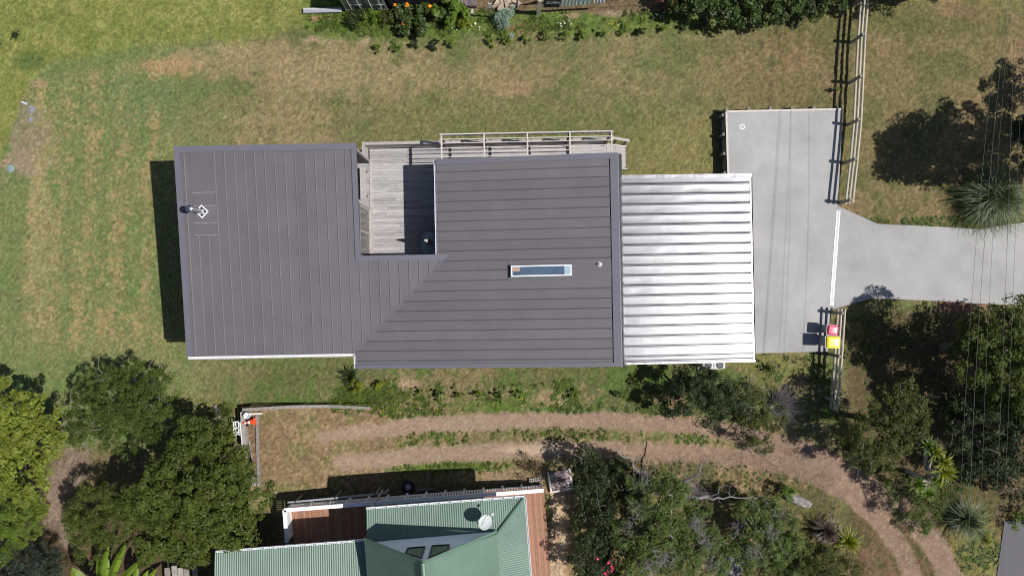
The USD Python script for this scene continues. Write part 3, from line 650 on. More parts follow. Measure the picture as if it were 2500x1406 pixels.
# ------------------------------------------------------------------ carport
zC = lambda u, v: 5.36 - .04 * (np.asarray(u) - 4.9)
CE = HF.px(1834, 430, 5.1)[0] + .01; CT = HF.px(1834, 424, 5.1)[1]; CB = -3.68
cp = thing('carport', 'carport under a bright bare-metal standing-seam roof', 'carport', (8, .8, 2.83), HF)
polyC = rect(4.95, CE, CB, CT)
rC = part(cp, 'roof', sheet(polyC, lambda u, v: zC(u, v) - .03, .06), M['zinc_trim'])
vs0 = HF.px(1515, 552.8, 5.3)[1]
inC = rect(4.95, CE - .10, CB + .10, CT - .17)
for k in range(-6, 16):
    va, vb = max(vs0 - .472 * (k + 1), CB + .10), min(vs0 - .472 * k, CT - .17)
    if vb - va < .05: continue
    # a thin sheet never lies flat: every pan is dished and dented along its length
    us, ts = np.linspace(4.95, CE - .10, 90), np.array([0, .02, .055, .09, .11, .2, .32, .45, .58, .7, .82, .92, 1.0]) * .472
    ts = ts[ts < vb - va + 1e-6]; ts[-1] = vb - va
    U_, T_ = np.meshgrid(us, ts, indexing='ij'); q_ = np.column_stack([U_.ravel() * 1.5, T_.ravel() * 2.2 + k * 3.7, 0 * U_.ravel()])
    n1 = meshkit.noise(q_, 31).reshape(U_.shape); n2 = meshkit.noise(q_ * [.45, .1, 1], 32).reshape(U_.shape)
    s_ = np.clip((T_ - .052) / (.42), 0, 1); pan = -.006 * (.35 + .9 * n2) * (1 - (2 * s_ - 1) ** 2) + .007 * (n1 - .5) * np.sin(np.pi * s_)
    rib_ = np.interp(T_, [0, .02, .055, .075], [0, .015, .015, 0])
    Z_ = zC(U_, 0) + pan + rib_; vv = np.column_stack([U_.ravel(), (va + T_).ravel(), Z_.ravel()]); m_ = len(ts)
    i, j = np.meshgrid(np.arange(89), np.arange(m_ - 1), indexing='ij'); q = (i * m_ + j).ravel()
    part(cp, 'roof_tray', cat([(vv, np.stack([q, q + m_, q + m_ + 1, q + 1], 1))]), M['zinc'], rC, smooth=25)
for e in [rect(4.95, CE, CT - .17, CT), rect(4.95, CE, CB, CB + .10)]:
    part(cp, 'edge_flashing', sheet(e, lambda u, v: zC(u, v) + .055, .16), M['zinc_trim'], rC)
gutter(cp, (CE - .10, CB, 5.10), (CE - .10, CT, 5.10), (1, 0, 0), M['dark_metal'], w=.13)
for v in (CB + .3, CT - .4):
    for u in (5.3, CE - .4):
        part(cp, 'post', box(u - .06, u + .06, v - .06, v + .06, 2.5, 5.1), M['post_brown'])
for v in (CB + .3, CT - .4): part(cp, 'beam', bar((5.0, v, 5.14), (CE - .15, v, 5.0), .09, .2), M['post_brown'])
for u in np.arange(5.6, CE - .2, .9): part(cp, 'rafter', bar((u, CB + .15, 5.22 - .04 * (u - 4.9)), (u, CT - .2, 5.22 - .04 * (u - 4.9)), .045, .12), M['post_brown'])

# ------------------------------------------------------------------ deck, pergola, bench, table, parasol
DZ = 3.05
deck = thing('timber_deck', 'weathered grey timber deck wrapped round the inner corner of the dark house', 'deck', (-4, 5, 2.0), HF)
dreg = unary_union([rect(-6.98, -3.4, 1.62, 7.08), rect(-3.4, 4.86, 5.9, 7.08)]); porch = rect(-8.58, -7.0, 4.14, 6.34)
k = 0; v = 7.06; rr = np.random.default_rng(5)
while v > 1.7:
    strip = rect(-20, 20, v - .138, v)
    for reg in (dreg, porch):
        r = reg.intersection(strip)
        if r.area < .02: continue
        a, _, b, _ = r.bounds
        cut = [a, b]
        if b - a > 5: cut = [a, a + rr.uniform(2.0, 3.8), a + rr.uniform(5.5, 7.5), b]
        elif b - a > 3: cut = [a, a + rr.uniform(.8, 2.8), b]
        for c0_, c1_ in zip(cut[:-1], cut[1:]):
            part(deck, 'deck_board', sheet(r.intersection(rect(c0_ + .003, c1_ - .003, -20, 20)), lambda u, vv: DZ + .004 * math.sin(k * 7.3 + 0) + 0 * u, .03), M['deck'])
    v -= .145; k += 1
part(deck, 'joist_frame', sheet(unary_union([dreg, porch]).buffer(-.05), lambda u, v: DZ - .06 + 0 * u, .15), M['post_brown'])
part(deck, 'edge_board', box(-7.0, -6.88, 4.15, 6.42, DZ - .02, DZ + .03), M['deck_trim'])
bl = part(deck, 'balustrade', cat([box(-7.05, 4.85, 7.10, 7.14, DZ - .2, DZ + .98)]), M['deck_trim'])
for k in range(6):
    part(deck, 'balustrade_board', box(-7.03, 4.83, 7.085, 7.10, DZ + .06 + k * .152, DZ + .20 + k * .152), M['deck_trim'], bl)
part(deck, 'rail_cap', box(-7.14, 4.88, 7.055, 7.20, DZ + .98, DZ + 1.02), M['wall_wood'], bl)
b2 = part(deck, 'balustrade', box(-7.10, -7.06, 6.52, 7.10, DZ - .2, DZ + .98), M['deck_trim'])
part(deck, 'rail_cap', box(-7.15, -7.02, 6.5, 7.05, DZ + .98, DZ + 1.02), M['wall_wood'], b2)
for u in np.linspace(-6.9, 4.7, 8): part(deck, 'deck_post', box(u - .06, u + .06, 6.95, 7.07, float(base_z(u)) - .2, DZ - .1), M['post_brown'])
for k in range(4):
    ux = 4.87 + .252 * k
    part(deck, 'step_tread', box(ux, ux + .245, 5.97, 7.06, DZ - .03 - .165 * k, DZ - .165 * k), M['deck'])
for v in (5.93, 7.08): part(deck, 'stringer', bar((4.85, v, DZ - .05), (5.92, v, DZ - .72), .045, .2), M['pergola'])
part(deck, 'handrail', bar((4.85, 7.22, DZ + .98), (5.95, 7.16, DZ + .32), .13, .04), M['wall_wood'])
for u, z in ((5.25, 2.5), (5.8, 2.1)): part(deck, 'handrail_post', box(u - .04, u + .04, 7.12, 7.2, z - .3, DZ + .94 - .6 * (u - 4.85)), M['post_brown'])

pg = thing('pergola', 'open timber pergola of thin battens along the north side of the house', 'pergola', (.8, 6.6, DZ), HF)
ru = [-3.12, -1.15, .84, 2.80, 4.72]
part(pg, 'front_beam', box(-3.2, 4.8, 7.10, 7.15, 5.50, 5.83), M['pergola'])
for u in ru:
    part(pg, 'rafter', box(u - .03, u + .03, 5.92, 7.095, 5.66, 5.80), M['pergola'])
    part(pg, 'post', box(u - .045, u + .045, 6.99, 7.08, DZ, 5.655), M['post_brown'])
for v in (6.89, 6.71, 6.50, 6.29, 6.08):
    part(pg, 'batten', box(-3.2, 4.8, v - .018, v + .018, 5.803, 5.84), M['pergola'])
for k, u in enumerate(np.arange(-2.5, 4.7, .655)):
    part(pg, 'bracket', sheet(sg.Polygon([(u, 7.098), (u + .05, 7.098), (u + .05, 7.03)]), lambda a, b: 5.72 + 0 * a, .16), M['post_brown'])

bp = HF.px(887, 448, 3.45)
t = thing('porch_bench', 'narrow weathered timber bench in the porch by the sliding door', 'bench', (bp[0], bp[1], DZ), HF)
for k in range(2): part(t, 'seat_board', box(bp[0] - .15 + .15 * k, bp[0] - .01 + .15 * k, bp[1] - .78, bp[1] + .78, DZ + .42, DZ + .45), M['deck_trim'])
for dv in (-.6, .6):
    for du in (-.11, .11): part(t, 'leg', box(bp[0] + du - .03, bp[0] + du + .03, bp[1] + dv - .03, bp[1] + dv + .03, DZ, DZ + .42), M['post_brown'])

tc = HF.px(1056, 595, 3.78); tz = DZ + .72
t = thing('outdoor_table', 'dark grey two-leaf table with clipped corners in the deck corner', 'table', (tc[0], tc[1], DZ), HF)
for s in (-1, 1):
    h = sg.Polygon([(.008, -.53), (.36, -.53), (.52, -.36), (.52, .36), (.36, .53), (.008, .53)])
    h = shapely.affinity.translate(shapely.affinity.rotate(shapely.affinity.scale(h, s, 1, origin=(0, 0)), -8, origin=(0, 0)), tc[0], tc[1])
    part(t, 'table_leaf', sheet(h, lambda u, v: tz + 0 * u, .035), M['table'])
for du in (-.36, .36):
    for dv in (-.36, .36): part(t, 'leg', cyl((tc[0] + du, tc[1] + dv, DZ), (tc[0] + du * .9, tc[1] + dv * .9, tz - .036), .03), M['dark_metal'])
uc = HF.px(1048, 592, 3.9)
t = thing('closed_parasol', 'closed cream parasol standing beside the dark grey deck table', 'parasol', (uc[0], uc[1], DZ), HF)
part(t, 'base', lathe([(0, .09), (.2, .09), (.25, .05), (.25, 0)], (uc[0], uc[1], DZ), 24), M['dark_metal'])
part(t, 'pole', cyl((uc[0], uc[1], DZ + .09), (uc[0] - .02, uc[1], DZ + 2.5), .022), M['wall_wood'])
a = np.arange(16) * 2 * np.pi / 16; rows_ = []
for z, r in [(1.0, .16), (1.15, .15), (1.6, .115), (2.1, .075), (2.4, .04), (2.46, .03)]:
    rr_ = r * (1 + .22 * np.cos(a * 8)); rows_.append(np.column_stack([uc[0] + rr_ * np.cos(a), uc[1] + rr_ * np.sin(a), np.full(16, DZ + z)]))
vv = np.vstack(rows_); i, j = np.meshgrid(np.arange(5), np.arange(16), indexing='ij'); jn = (j + 1) % 16
ff = np.stack([i * 16 + j, i * 16 + jn, (i + 1) * 16 + jn, (i + 1) * 16 + j], -1).reshape(-1, 4)
part(t, 'folded_canopy', cat([(vv, ff)]), M['canvas'], smooth=True)
part(t, 'finial', lathe([(.03, 0), (.035, .03), (0, .07)], (uc[0] - .02, uc[1], DZ + 2.46), 10), M['white_frame'])

hc = HF.px(1736, 890, 2.4); gz = float(zt(*HF.xy(*hc)))
t = thing('heat_pump', 'outdoor heat pump unit on a small slab under the carport eave', 'heat pump', (hc[0], hc[1], gz), HF)
part(t, 'slab', box(hc[0] - .62, hc[0] + .62, hc[1] - .28, hc[1] + .24, gz - .1, gz + .08), M['block'])
for k in (-1, 1):
    cs = part(t, 'casing', box(hc[0] + k * .29 - .27, hc[0] + k * .29 + .27, hc[1] - .14, hc[1] + .2, gz + .08, gz + .8), M['bin_pale'])
    part(t, 'fan_grille', lathe([(.0, .012), (.16, .012), (.19, 0)], (hc[0] + k * .29, hc[1] + .03, gz + .8), 20), M['dark_metal'], cs)

# ------------------------------------------------------------------ the green-roofed house (frame NF)
GZ = 5.2
p1, p2 = NF.px(895, 1243, GZ), NF.px(1278, 1213, GZ); vN = (p1[1] + p2[1]) / 2
uA0, uE = p1[0], NF.px(1280, 1213, GZ)[0]
rise = .27
# hip meets the fold where 45 degrees in plan
z3 = 5.9
for _ in range(20):
    p3 = NF.px(1213, 1302, z3); z3 = GZ + rise * (vN - p3[1])
uF, vF = p3[0], p3[1]
vG = vF + .10
zG = GZ + rise * (vN - vG)
def on_v(px, py, vv):
    lo, hi = 3.0, 16.0
    for _ in range(50):
        mid = (lo + hi) / 2
        if NF.px(px, py, mid)[1] > vv: hi = mid if NF.px(px, py, 16.)[1] > NF.px(px, py, 3.)[1] else hi; lo = lo if hi == mid else mid
        else: lo, hi = (mid, hi) if NF.px(px, py, 16.)[1] > NF.px(px, py, 3.)[1] else (lo, mid)
    return NF.px(px, py, mid)[0], mid
OV = .18
uAp, zAp = on_v(1033, 1371, vG + OV)
uLe, zLe = NF.px(891, 1332, 5.75)[0], 5.75
nh = thing('green_roofed_house', 'house with green corrugated roof, gabled loft window and white gutters', 'house', ((uA0 + uE) / 2, vN - 4, .8), NF)
SOUTH = vN - 11
def corrugated(poly, zf, across, lam=.105, amp=.011, over=0):
    """a corrugated sheet over a convex plan polygon; the ribs run at right angles to the axis 'across'"""
    g = sg.polygon.orient(poly, 1); b = g.bounds; lo, hi = (b[0], b[2]) if across == 0 else (b[1], b[3])
    ts = np.linspace(lo + 1e-4, hi - 1e-4, max(2, int((hi - lo) / lam * 6)))
    prof = amp * np.cos(2 * np.pi * ts / lam); top = []
    for t_, a_ in zip(ts, prof):
        ln = sg.LineString([(t_, -99), (t_, 99)] if across == 0 else [(-99, t_), (99, t_)]).intersection(g)
        if ln.is_empty or ln.geom_type == 'Point': c = np.array([ln.coords[0]] * 2) if not ln.is_empty else top[-1][:, :2]
        else: c = np.array(ln.coords)[[0, -1]]
        if across == 0 and c[0, 1] > c[1, 1] or across == 1 and c[0, 0] > c[1, 0]: c = c[::-1]
        top.append(np.column_stack([c, zf(c[:, 0], c[:, 1]) + a_]))
    v = np.vstack(top); n = len(ts); i = np.arange(n - 1) * 2
    f = np.stack([i, i + 2, i + 3, i + 1], 1)
    if across == 1: f = f[:, ::-1]
    w = v - [0, 0, .02]
    return cat([(v, f), (w, f[:, ::-1])])
zN = lambda u, v: GZ + .04 + rise * (vN - np.asarray(v))
zE = lambda u, v: GZ + .04 + (z3 - GZ) / (uE - uF) * (uE - np.asarray(u))
sR = (zAp - z3) / (uF - uAp); zGR = lambda u, v: zAp + .06 - sR * (np.asarray(u) - uAp)
sL_ = (zAp - zLe) / (uAp - uLe); zGL = lambda u, v: zAp + .06 - sL_ * (uAp - np.asarray(u))
OV = .18
rN = part(nh, 'roof', corrugated(sg.Polygon([(uA0, vG), (uA0, vN), (uE, vN), (uF, vF), (uF - .05, vG)]).convex_hull, zN, 0), M['green_roof'])
rE = part(nh, 'roof', corrugated(sg.Polygon([(uE, vN), (uE, SOUTH), (uF, SOUTH), (uF, vF)]), zE, 1), M['green_roof'])
rGR = part(nh, 'gable_roof', corrugated(sg.Polygon([(uAp, vG + OV), (uAp, SOUTH), (uF, SOUTH), (uF, vF)]), zGR, 1), M['green_roof'])
rGL = part(nh, 'gable_roof', corrugated(rect(uLe, uAp, SOUTH, vG + OV), zGL, 1), M['green_roof'])
c4, c5 = NF.px(526, 1349, 4.75), NF.px(893, 1319, 4.75); vC = (c4[1] + c5[1]) / 2; uC0, uC1 = c4[0], uLe + .35
zW = lambda u, v: 4.75 + .04 + .22 * (vC - np.asarray(v))
rW = part(nh, 'verandah_roof', corrugated(rect(uC0, uC1, SOUTH, vC), zW, 0), M['green_roof'])
part(nh, 'hip_cap', tube([(uE - .03, vN - .03, GZ + .05), (uF, vF, z3 + .08)], .09, 8), M['green_trim'])
part(nh, 'ridge_cap', tube([(uAp, vG + OV, zAp + .07), (uAp, SOUTH, zAp + .07)], .10, 8), M['green_trim'])
part(nh, 'valley_tray', sheet(rect(uLe - .12, uLe + .25, SOUTH, vC - .2), lambda u, v: zW(u, v) + .03, .02), M['green_trim'])
# gable wall, barge boards, windows
def vert_poly(pts, v, t):
    """an upright slab in the plane v: pts are (u, z)"""
    g = sg.polygon.orient(sg.Polygon(pts), 1); m_ = trimesh.creation.extrude_polygon(g, t, engine='earcut')
    w = np.asarray(m_.vertices); return np.column_stack([w[:, 0], v - w[:, 2], w[:, 1]]), np.asarray(m_.faces)
zb = zG - .25
part(nh, 'gable_wall', vert_poly([(uLe + .25, zLe), (uF - .12, z3 - .02), (uAp, zAp - .05)], vG, .12), M['white_paint'])
part(nh, 'barge_board', bar((uLe, vG + OV - .02, zLe + .0), (uAp, vG + OV - .02, zAp + .0), .05, .13), M['white_paint'])
part(nh, 'barge_board', bar((uF, vG + .02, z3 + .0), (uAp, vG + OV - .02, zAp + .0), .05, .12), M['green_trim'])
part(nh, 'barge_cap', bar((uLe, vG + OV, zLe + .1), (uAp, vG + OV, zAp + .1), .2, .03), M['green_trim'])
part(nh, 'barge_cap', bar((uF, vG + .03, z3 + .1), (uAp, vG + OV, zAp + .1), .14, .03), M['green_trim'])
for quad in ([(995, 1338), (1039, 1334.5), (1030, 1364), (988, 1352)], [(1054, 1332.5), (1098, 1329.5), (1097, 1343), (1046, 1363)]):
    pl = sg.Polygon([on_v(x, y, vG) for x, y in quad]).buffer(0)
    fr_ = pl.difference(pl.buffer(-.07, join_style=2))
    m_ = trimesh.creation.extrude_polygon(fr_, .06, engine='earcut'); w = np.asarray(m_.vertices)
    wn = part(nh, 'gable_window', (np.column_stack([w[:, 0], vG + .05 - w[:, 2], w[:, 1]]), np.asarray(m_.faces)), M['dark_metal'])
    part(nh, 'pane', vert_poly(list(pl.buffer(-.07, join_style=2).exterior.coords)[:-1], vG + .025, .01), M['glass'], wn)
    part(nh, 'blind', vert_poly(list(pl.buffer(-.075, join_style=2).exterior.coords)[:-1], vG + .012, .006), M['cloth_green'], wn)
# outer walls, gutters with brackets, downpipe
for r, top in [(rect(uA0 + .9, uE - 1.2, vN - 1.75, vN - 1.6), 5.55), (rect(uE - 1.35, uE - 1.2, SOUTH, vN - 1.75), 5.3), (rect(uA0 + .8, uA0 + .95, vC - 1.8, vN - 1.6), 4.9), (rect(uC0 + .4, uA0 + .8, vC - 1.9, vC - 1.75), 5.0), (rect(uC0 + .4, uC0 + .55, SOUTH, vC - 1.9), 4.75)]:
    part(nh, 'wall', sheet(r, lambda u, v: top + 0 * u, 0, zbot=.3), M['white_paint'])
gutter(nh, (uA0 - .02, vN + .0, GZ + .03), (uE, vN + .0, GZ + .03), (0, 1, 0), M['white_frame'], w=.08)
gutter(nh, (uE, vN, GZ + .03), (uE, SOUTH, GZ + .03), (1, 0, 0), M['white_frame'], w=.07)
gutter(nh, (uC0, vC, 4.78), (uA0 - .03, vC, 4.78), (0, 1, 0), M['white_frame'], w=.08)
for u in np.arange(uA0 + .5, uE, .5): part(nh, 'gutter_bracket', box(u - .02, u + .02, vN + .0, vN + .095, GZ - .02, GZ + .06), M['white_frame'])
for u in np.arange(uC0 + .35, uA0 - .1, .5): part(nh, 'gutter_bracket', box(u - .02, u + .02, vC + .0, vC + .095, 4.73, 4.81), M['white_frame'])
dp = NF.px(906, 1244, GZ)
part(nh, 'downpipe', tube([(dp[0], dp[1] + .05, GZ - .08), (dp[0], dp[1] + .05, 2.45), (dp[0] + .02, dp[1] + .10, 2.28)], .05, 10), M['pvc'])
# verandah deck of the green house
NZ = 1.9
n0 = NF.px(703, 1247, 2.9); n1 = NF.px(1322, 1194, 2.9); vB = (n0[1] + n1[1]) / 2
uW = NF.px(698, 1290, 2.9)[0]; uX = n1[0] + .18
vd = thing('verandah_deck', 'red-brown verandah deck with white picket balustrade round the green-roofed house', 'deck', ((uW + uX) / 2, vB - 2, NZ - 1), NF)
u = uW + .02; nb = 0
while u < uX - .05:
    w = .135
    south_end = SOUTH if u > uE - 1.2 else (vN - 1.55 if u > uA0 + .95 else vC - 1.7)
    part(vd, 'deck_board', box(u, u + w, south_end, vB + (.0 if u < uE else .0), NZ - .03, NZ), M['merbau'])
    u += w + .007
part(vd, 'joist_frame', box(uW + .05, uX - .05, vB - 2.0, vB - .05, NZ - .25, NZ - .045), M['post_brown'])
def balu(p, q, name_len):
    p, q = np.array([*p, 0.]), np.array([*q, 0.]); L = np.linalg.norm(q - p); d = (q - p) / L; up = lambda z: np.array([0, 0, z])
    br = part(vd, 'balustrade', bar(p + up(NZ + .10), q + up(NZ + .10), .05, .09), M['white_paint'])
    part(vd, 'top_rail', bar(p - d * .1 + up(NZ + 1.0), q + d * .1 + up(NZ + 1.0), .19, .045), M['white_paint'], br)
    part(vd, 'lower_rail', bar(p + up(NZ + .82), q + up(NZ + .82), .05, .26), M['white_paint'], br)
    npost = max(2, int(round(L / 1.02))); xs = np.linspace(0, L, npost + 1)
    for x in xs: part(vd, 'rail_post', bar(p + d * x + up(NZ - .25), p + d * x + up(NZ + .97), .10, .10), M['white_paint'], br)
    for x0, x1 in zip(xs[:-1], xs[1:]):
        for kk in range(1, 7):
            x = x0 + (x1 - x0) * kk / 7; part(vd, 'picket', bar(p + d * x + up(NZ + .14), p + d * x + up(NZ + .70), .03, .075, up=d), M['white_paint'], br)
balu((uW + .08, vB), (n1[0], vB), 0); balu((uW, vB - .1), (uW, vC - .3), 0)
for u in np.arange(uW + .2, uX, 2.0): part(vd, 'deck_stump', box(u - .06, u + .06, vB - .3, vB - .18, .2, NZ - .25), M['post_brown'])
# the grey pipe on posts beside it
g0, g1 = P3(703, 1226, 2.25), P3(934, 1204, 2.25)
t = thing('grey_pipe_rail', 'grey drain pipe carried on posts in front of the white balustrade', 'pipe', (g0[0], g0[1], .6))
ge = P3(942, 1202, 2.1)
part(t, 'pipe', tube([g0, g0 * .5 + g1 * .5, g1, ge, ge + [.04, .0, -.5]], .055, 10), M['pvc'], smooth=40)
for f_ in (.08, .5, .93):
    q = g0 * (1 - f_) + g1 * f_; part(t, 'post', box(q[0] - .04, q[0] + .04, q[1] - .04, q[1] + .04, .4, 2.19), M['fence_post'])
    part(t, 'clip', cyl(q - [.03, 0, 0], q + [.03, 0, 0], .064), M['dark_metal'])
# satellite dish
zd = 5.55; ds = P3(1186, 1283, 5.6); dc = P3(1183, 1275, 6.25)
t = thing('satellite_dish', 'pale oval satellite dish on a mast above the green roof', 'satellite dish', ds)
nrm = np.array([.42, .34, .84]); nrm /= np.linalg.norm(nrm)
rr = np.linspace(0, 1, 8); prof = [(r * .335, .085 * r * r) for r in rr]
dv, df = lathe(prof, (0, 0, 0), 32); xa = np.cross(nrm, [0, 0, 1]); xa /= np.linalg.norm(xa); ya = np.cross(nrm, xa)
D = lambda w: dc + w[:, :1] * xa * .92 + w[:, 1:2] * ya * 1.06 + w[:, 2:] * nrm
part(t, 'reflector', cat([(D(dv), df), (D(dv - [0, 0, .012]), df[:, ::-1])]), M['dish'], smooth=True)
lnb = P3(1203, 1254, 6.3)
part(t, 'feed_arm', cat([tube([dc + ya * -.30, lnb], .016, 6)]), M['dish'])
part(t, 'receiver', cat([cyl(lnb - [.04, .05, 0], lnb + [.04, .05, .02], .035), cyl(lnb - [.06, .0, .0], lnb + [.06, .02, 0], .03)]), M['white_frame'])
part(t, 'mast', tube([ds - [0, 0, .2], ds + [0, 0, .4], dc - nrm * .05], .022, 8), M['pvc'])
part(t, 'brace', tube([ds + [.35, .25, -.12], dc - nrm * .04 - [0, 0, .15]], .012, 6), M['pvc'])

# ------------------------------------------------------------------ vegetation helpers
def unit(v): return v / (np.linalg.norm(v, axis=-1, keepdims=True) + 1e-9)

def leaf_quads(p, n, size, aspect, rg, droop=.15, d=None):
    """one folded, pointed leaf (two triangles) for every point p with normal n"""
    N = len(p); n = unit(n)
    r = rg.normal(size=(N, 3)) if d is None else d
    d = unit(r - (r * n).sum(1, keepdims=True) * n); e = np.cross(n, d)
    s = (size * rg.uniform(.6, 1.35, (N, 1))); w = s * aspect / 2
    v = np.stack([p - d * s / 2, p + e * w - n * w * .25, p + d * s / 2 - n * s * droop, p - e * w - n * w * .25], 1).reshape(-1, 3)
    i = np.arange(N) * 4
    return v, np.vstack([np.stack([i, i + 1, i + 2], 1), np.stack([i, i + 2, i + 3], 1)])

def clump_cloud(lobes, rg, clump_r, per_area, lo=.55, flat=.75, ntop=.15):
    """centres of leaf clumps spread through the shells of the lobes (centre, radius)"""
    C, R = [], []
    for c, r in lobes:
        k = max(4, int(per_area * 1.7 * 2 * np.pi * r * r))
        d = unit(rg.normal(size=(k * 3, 3))); d = d[d[:, 2] > -.25][:k]
        s = rg.uniform(lo, 1.0, (len(d), 1)) ** .6
        bump = .8 + .35 * meshkit.noise(d * 2.3 + np.array(c) * 3.1, 11)[:, None]
        C.append(c + d * s * bump * r * np.array([1, 1, flat])); R.append(clump_r * rg.uniform(.55, 1.3, len(d)))
    return np.vstack(C), np.concatenate(R)

def crown(lobes, rg, clump_r=.35, per_area=3.0, leaves=60, leaf=.11, aspect=.55, flat=.75, up=.6, lo=.55, spiky=0):
    C, R = clump_cloud(lobes, rg, clump_r, per_area, lo, flat)
    N = len(C) * leaves; ci = np.repeat(np.arange(len(C)), leaves)
    d = unit(rg.normal(size=(N, 3))); d[:, 2] = np.where(d[:, 2] < -.35, -d[:, 2], d[:, 2])
    p = C[ci] + d * (R[ci] * rg.uniform(.35, 1.0, N) ** .5)[:, None] * np.array([1, 1, .8])
    n = unit(d * .7 + rg.normal(size=(N, 3)) * .45 + np.array([0, 0, up]))
    return leaf_quads(p, n, leaf, aspect, rg), C

def limbs_to(base, top, targets, rg, r0, rl, mid=.55, n=5):
    """a tapered trunk from base to top and limbs from it to each target"""
    path = np.linspace(base, top, 7); path[1:-1] += rg.normal(0, .06, (5, 3)) * np.array([1, 1, .2])
    trunk = tube(path, np.linspace(r0, r0 * .45, 7), 8)
    ls = []
    for t_ in targets:
        s = base + (top - base) * rg.uniform(mid * .6, .98); s2 = np.array(s)
        k = np.linspace(0, 1, n)[:, None]; pa = s2 + (t_ - s2) * k + np.sin(k * np.pi) * rg.normal(0, .12, 3)
        ls.append(tube(pa, np.linspace(rl, rl * .25, n), 5))
    return trunk, ls

def twig_tangle(t, c, r, rg, n=60):
    """a tangle of fine bare twigs"""
    tw = []
    for _ in range(n):
        d = unit(rg.normal(size=3) + [0, 0, .5]); pa = [c + rg.normal(0, r * .45, 3) * [1, 1, .4]]
        for q in range(4): d = unit(d + rg.normal(0, .5, 3)); pa.append(pa[-1] + d * r * .3)
        tw.append(tube(pa, np.linspace(.010, .004, 5), 3, cap=False))
    part(t, 'twig_tangle', cat(tw), M['dead_twig'], kind='stuff')

def tree(name, label, category, lobes_px, base_px, leafm, seed, bark='bark', group=None, limb=8, r0=.16, rl=.05, twigs=0, twigm='dead_twig', twig_len=.9, sink=.62, **kw):
    rg = np.random.default_rng(seed)
    lobes = []
    for (lx, ly, lr, ztop) in lobes_px:
        r = lr * (CAM_H - ztop) / FPX; zc = ztop - r * sink; p = P(lx, ly, zc); lobes.append((np.array([p[0], p[1], zc]), r))
    if base_px is None:
        w = np.array([r ** 2 for _, r in lobes]); c = sum(a * b[0] for a, b in zip(w, lobes)) / w.sum(); bx, by = c[0], c[1]
    else: bx, by = G(*base_px)[:2]
    base = np.array([bx, by, float(zt(bx, by)) - .05])
    t = thing(name, label, category, base, group=group)
    (cv, cf), C = crown(lobes, rg, **kw)
    zm = max(c[2] for c, _ in lobes)
    top = np.array([bx, by, base[2] + (zm - base[2]) * .8])
    sel = [c for c, r in lobes][:limb]
    while len(sel) < limb: sel.append(C[rg.integers(len(C))])
    trunk, ls = limbs_to(base, top, sel, rg, r0, rl)
    tp = part(t, 'trunk', trunk, M[bark], smooth=50)
    for l_ in ls: part(t, 'limb', l_, M[bark], tp)
    part(t, 'crown', (cv, cf), M[leafm])
    if twigs:
        tw = []
        for _ in range(twigs):
            c, r = lobes[rg.integers(len(lobes))]; d = unit(rg.normal(size=3) + [0, 0, .5]); s = c + d * r * np.array([1, 1, .75]) * rg.uniform(.5, .95)
            pa = [s]; dd = d
            for q in range(4):
                dd = unit(dd + rg.normal(0, .35, 3)); pa.append(pa[-1] + dd * twig_len / 4)
            tw.append(tube(pa, np.linspace(.014, .004, 5), 4, cap=False))
        part(t, 'bare_twig', cat(tw), M[twigm], kind='stuff')
    return t

def blades(center, rg, n, length, width, spread=1.0, lift=.8, seg=5, curl=1.0, flatten=1):
    """arching strap leaves from one centre"""
    az = rg.uniform(0, 2 * np.pi, n); L = length * rg.uniform(.55, 1.1, n); tilt = rg.uniform(.15, 1, n) * spread
    t = np.linspace(0, 1, seg + 1)
    out = np.sin(tilt)[:, None] * L[:, None] * (t + .15 * t ** 2 * curl)
    hgt = np.cos(tilt)[:, None] * L[:, None] * lift * t + (-curl * .45 * np.sin(tilt)[:, None] * L[:, None] * t ** 2.2) + .12 * L[:, None] * np.sin(np.pi * t)
    hgt = np.maximum(hgt, .03)
    dx, dy = np.cos(az), np.sin(az); wv = width * np.sqrt(np.maximum(1 - t ** 1.6, .02))
    ctr = np.stack([center[0] + out * dx[:, None], center[1] + out * dy[:, None], center[2] + hgt], -1)
    side = np.stack([-dy, dx, 0 * dx], -1)[:, None, :] * wv[None, :, None] / 2
    v = np.stack([ctr - side, ctr + side], 2).reshape(-1, 3)
    m = seg + 1; b = (np.arange(n) * m * 2)[:, None] + (np.arange(seg) * 2)[None]; b = b.ravel()
    return v, np.vstack([np.stack([b, b + 2, b + 1], 1), np.stack([b + 1, b + 2, b + 3], 1)])

def tuft_plant(name, label, category, at, leafm, seed, n, length, width, group=None, part_name='leaf_tuft', **kw):
    rg = np.random.default_rng(seed)
    t = thing(name, label, category, at, group=group)
    part(t, part_name, blades(np.array(at), rg, n, length, width, **kw), M[leafm])
    part(t, 'crown_base', lathe([(.0, .12), (.05, .1), (.07, 0)], at, 8), M['bark'])
    return t

def bush(name, label, category, at, r, h, leafm, seed, n=400, leaf=.08, aspect=.55, group=None, clumps=14, stem='bark'):
    """a small plant: leaf clumps on short stems"""
    rg = np.random.default_rng(seed); at = np.array(at, float)
    t = thing(name, label, category, at, group=group)
    C = at + np.column_stack([rg.normal(0, r * .5, clumps), rg.normal(0, r * .5, clumps), rg.uniform(h * .35, h, clumps)])
    ci = rg.integers(0, clumps, n); d = unit(rg.normal(size=(n, 3)))
    p = C[ci] + d * r * .38 * rg.uniform(.4, 1, (n, 1)); p[:, 2] = np.maximum(p[:, 2], at[2] + .02)
    part(t, 'foliage', leaf_quads(p, unit(d * .6 + [0, 0, .8] + rg.normal(0, .35, (n, 3))), leaf, aspect, rg), M[leafm])
    part(t, 'stem', cat([tube([at - [0, 0, .03], at * .4 + c * .6, c], [.015, .010, .004], 4) for c in C[:7]]), M[stem])
    return t

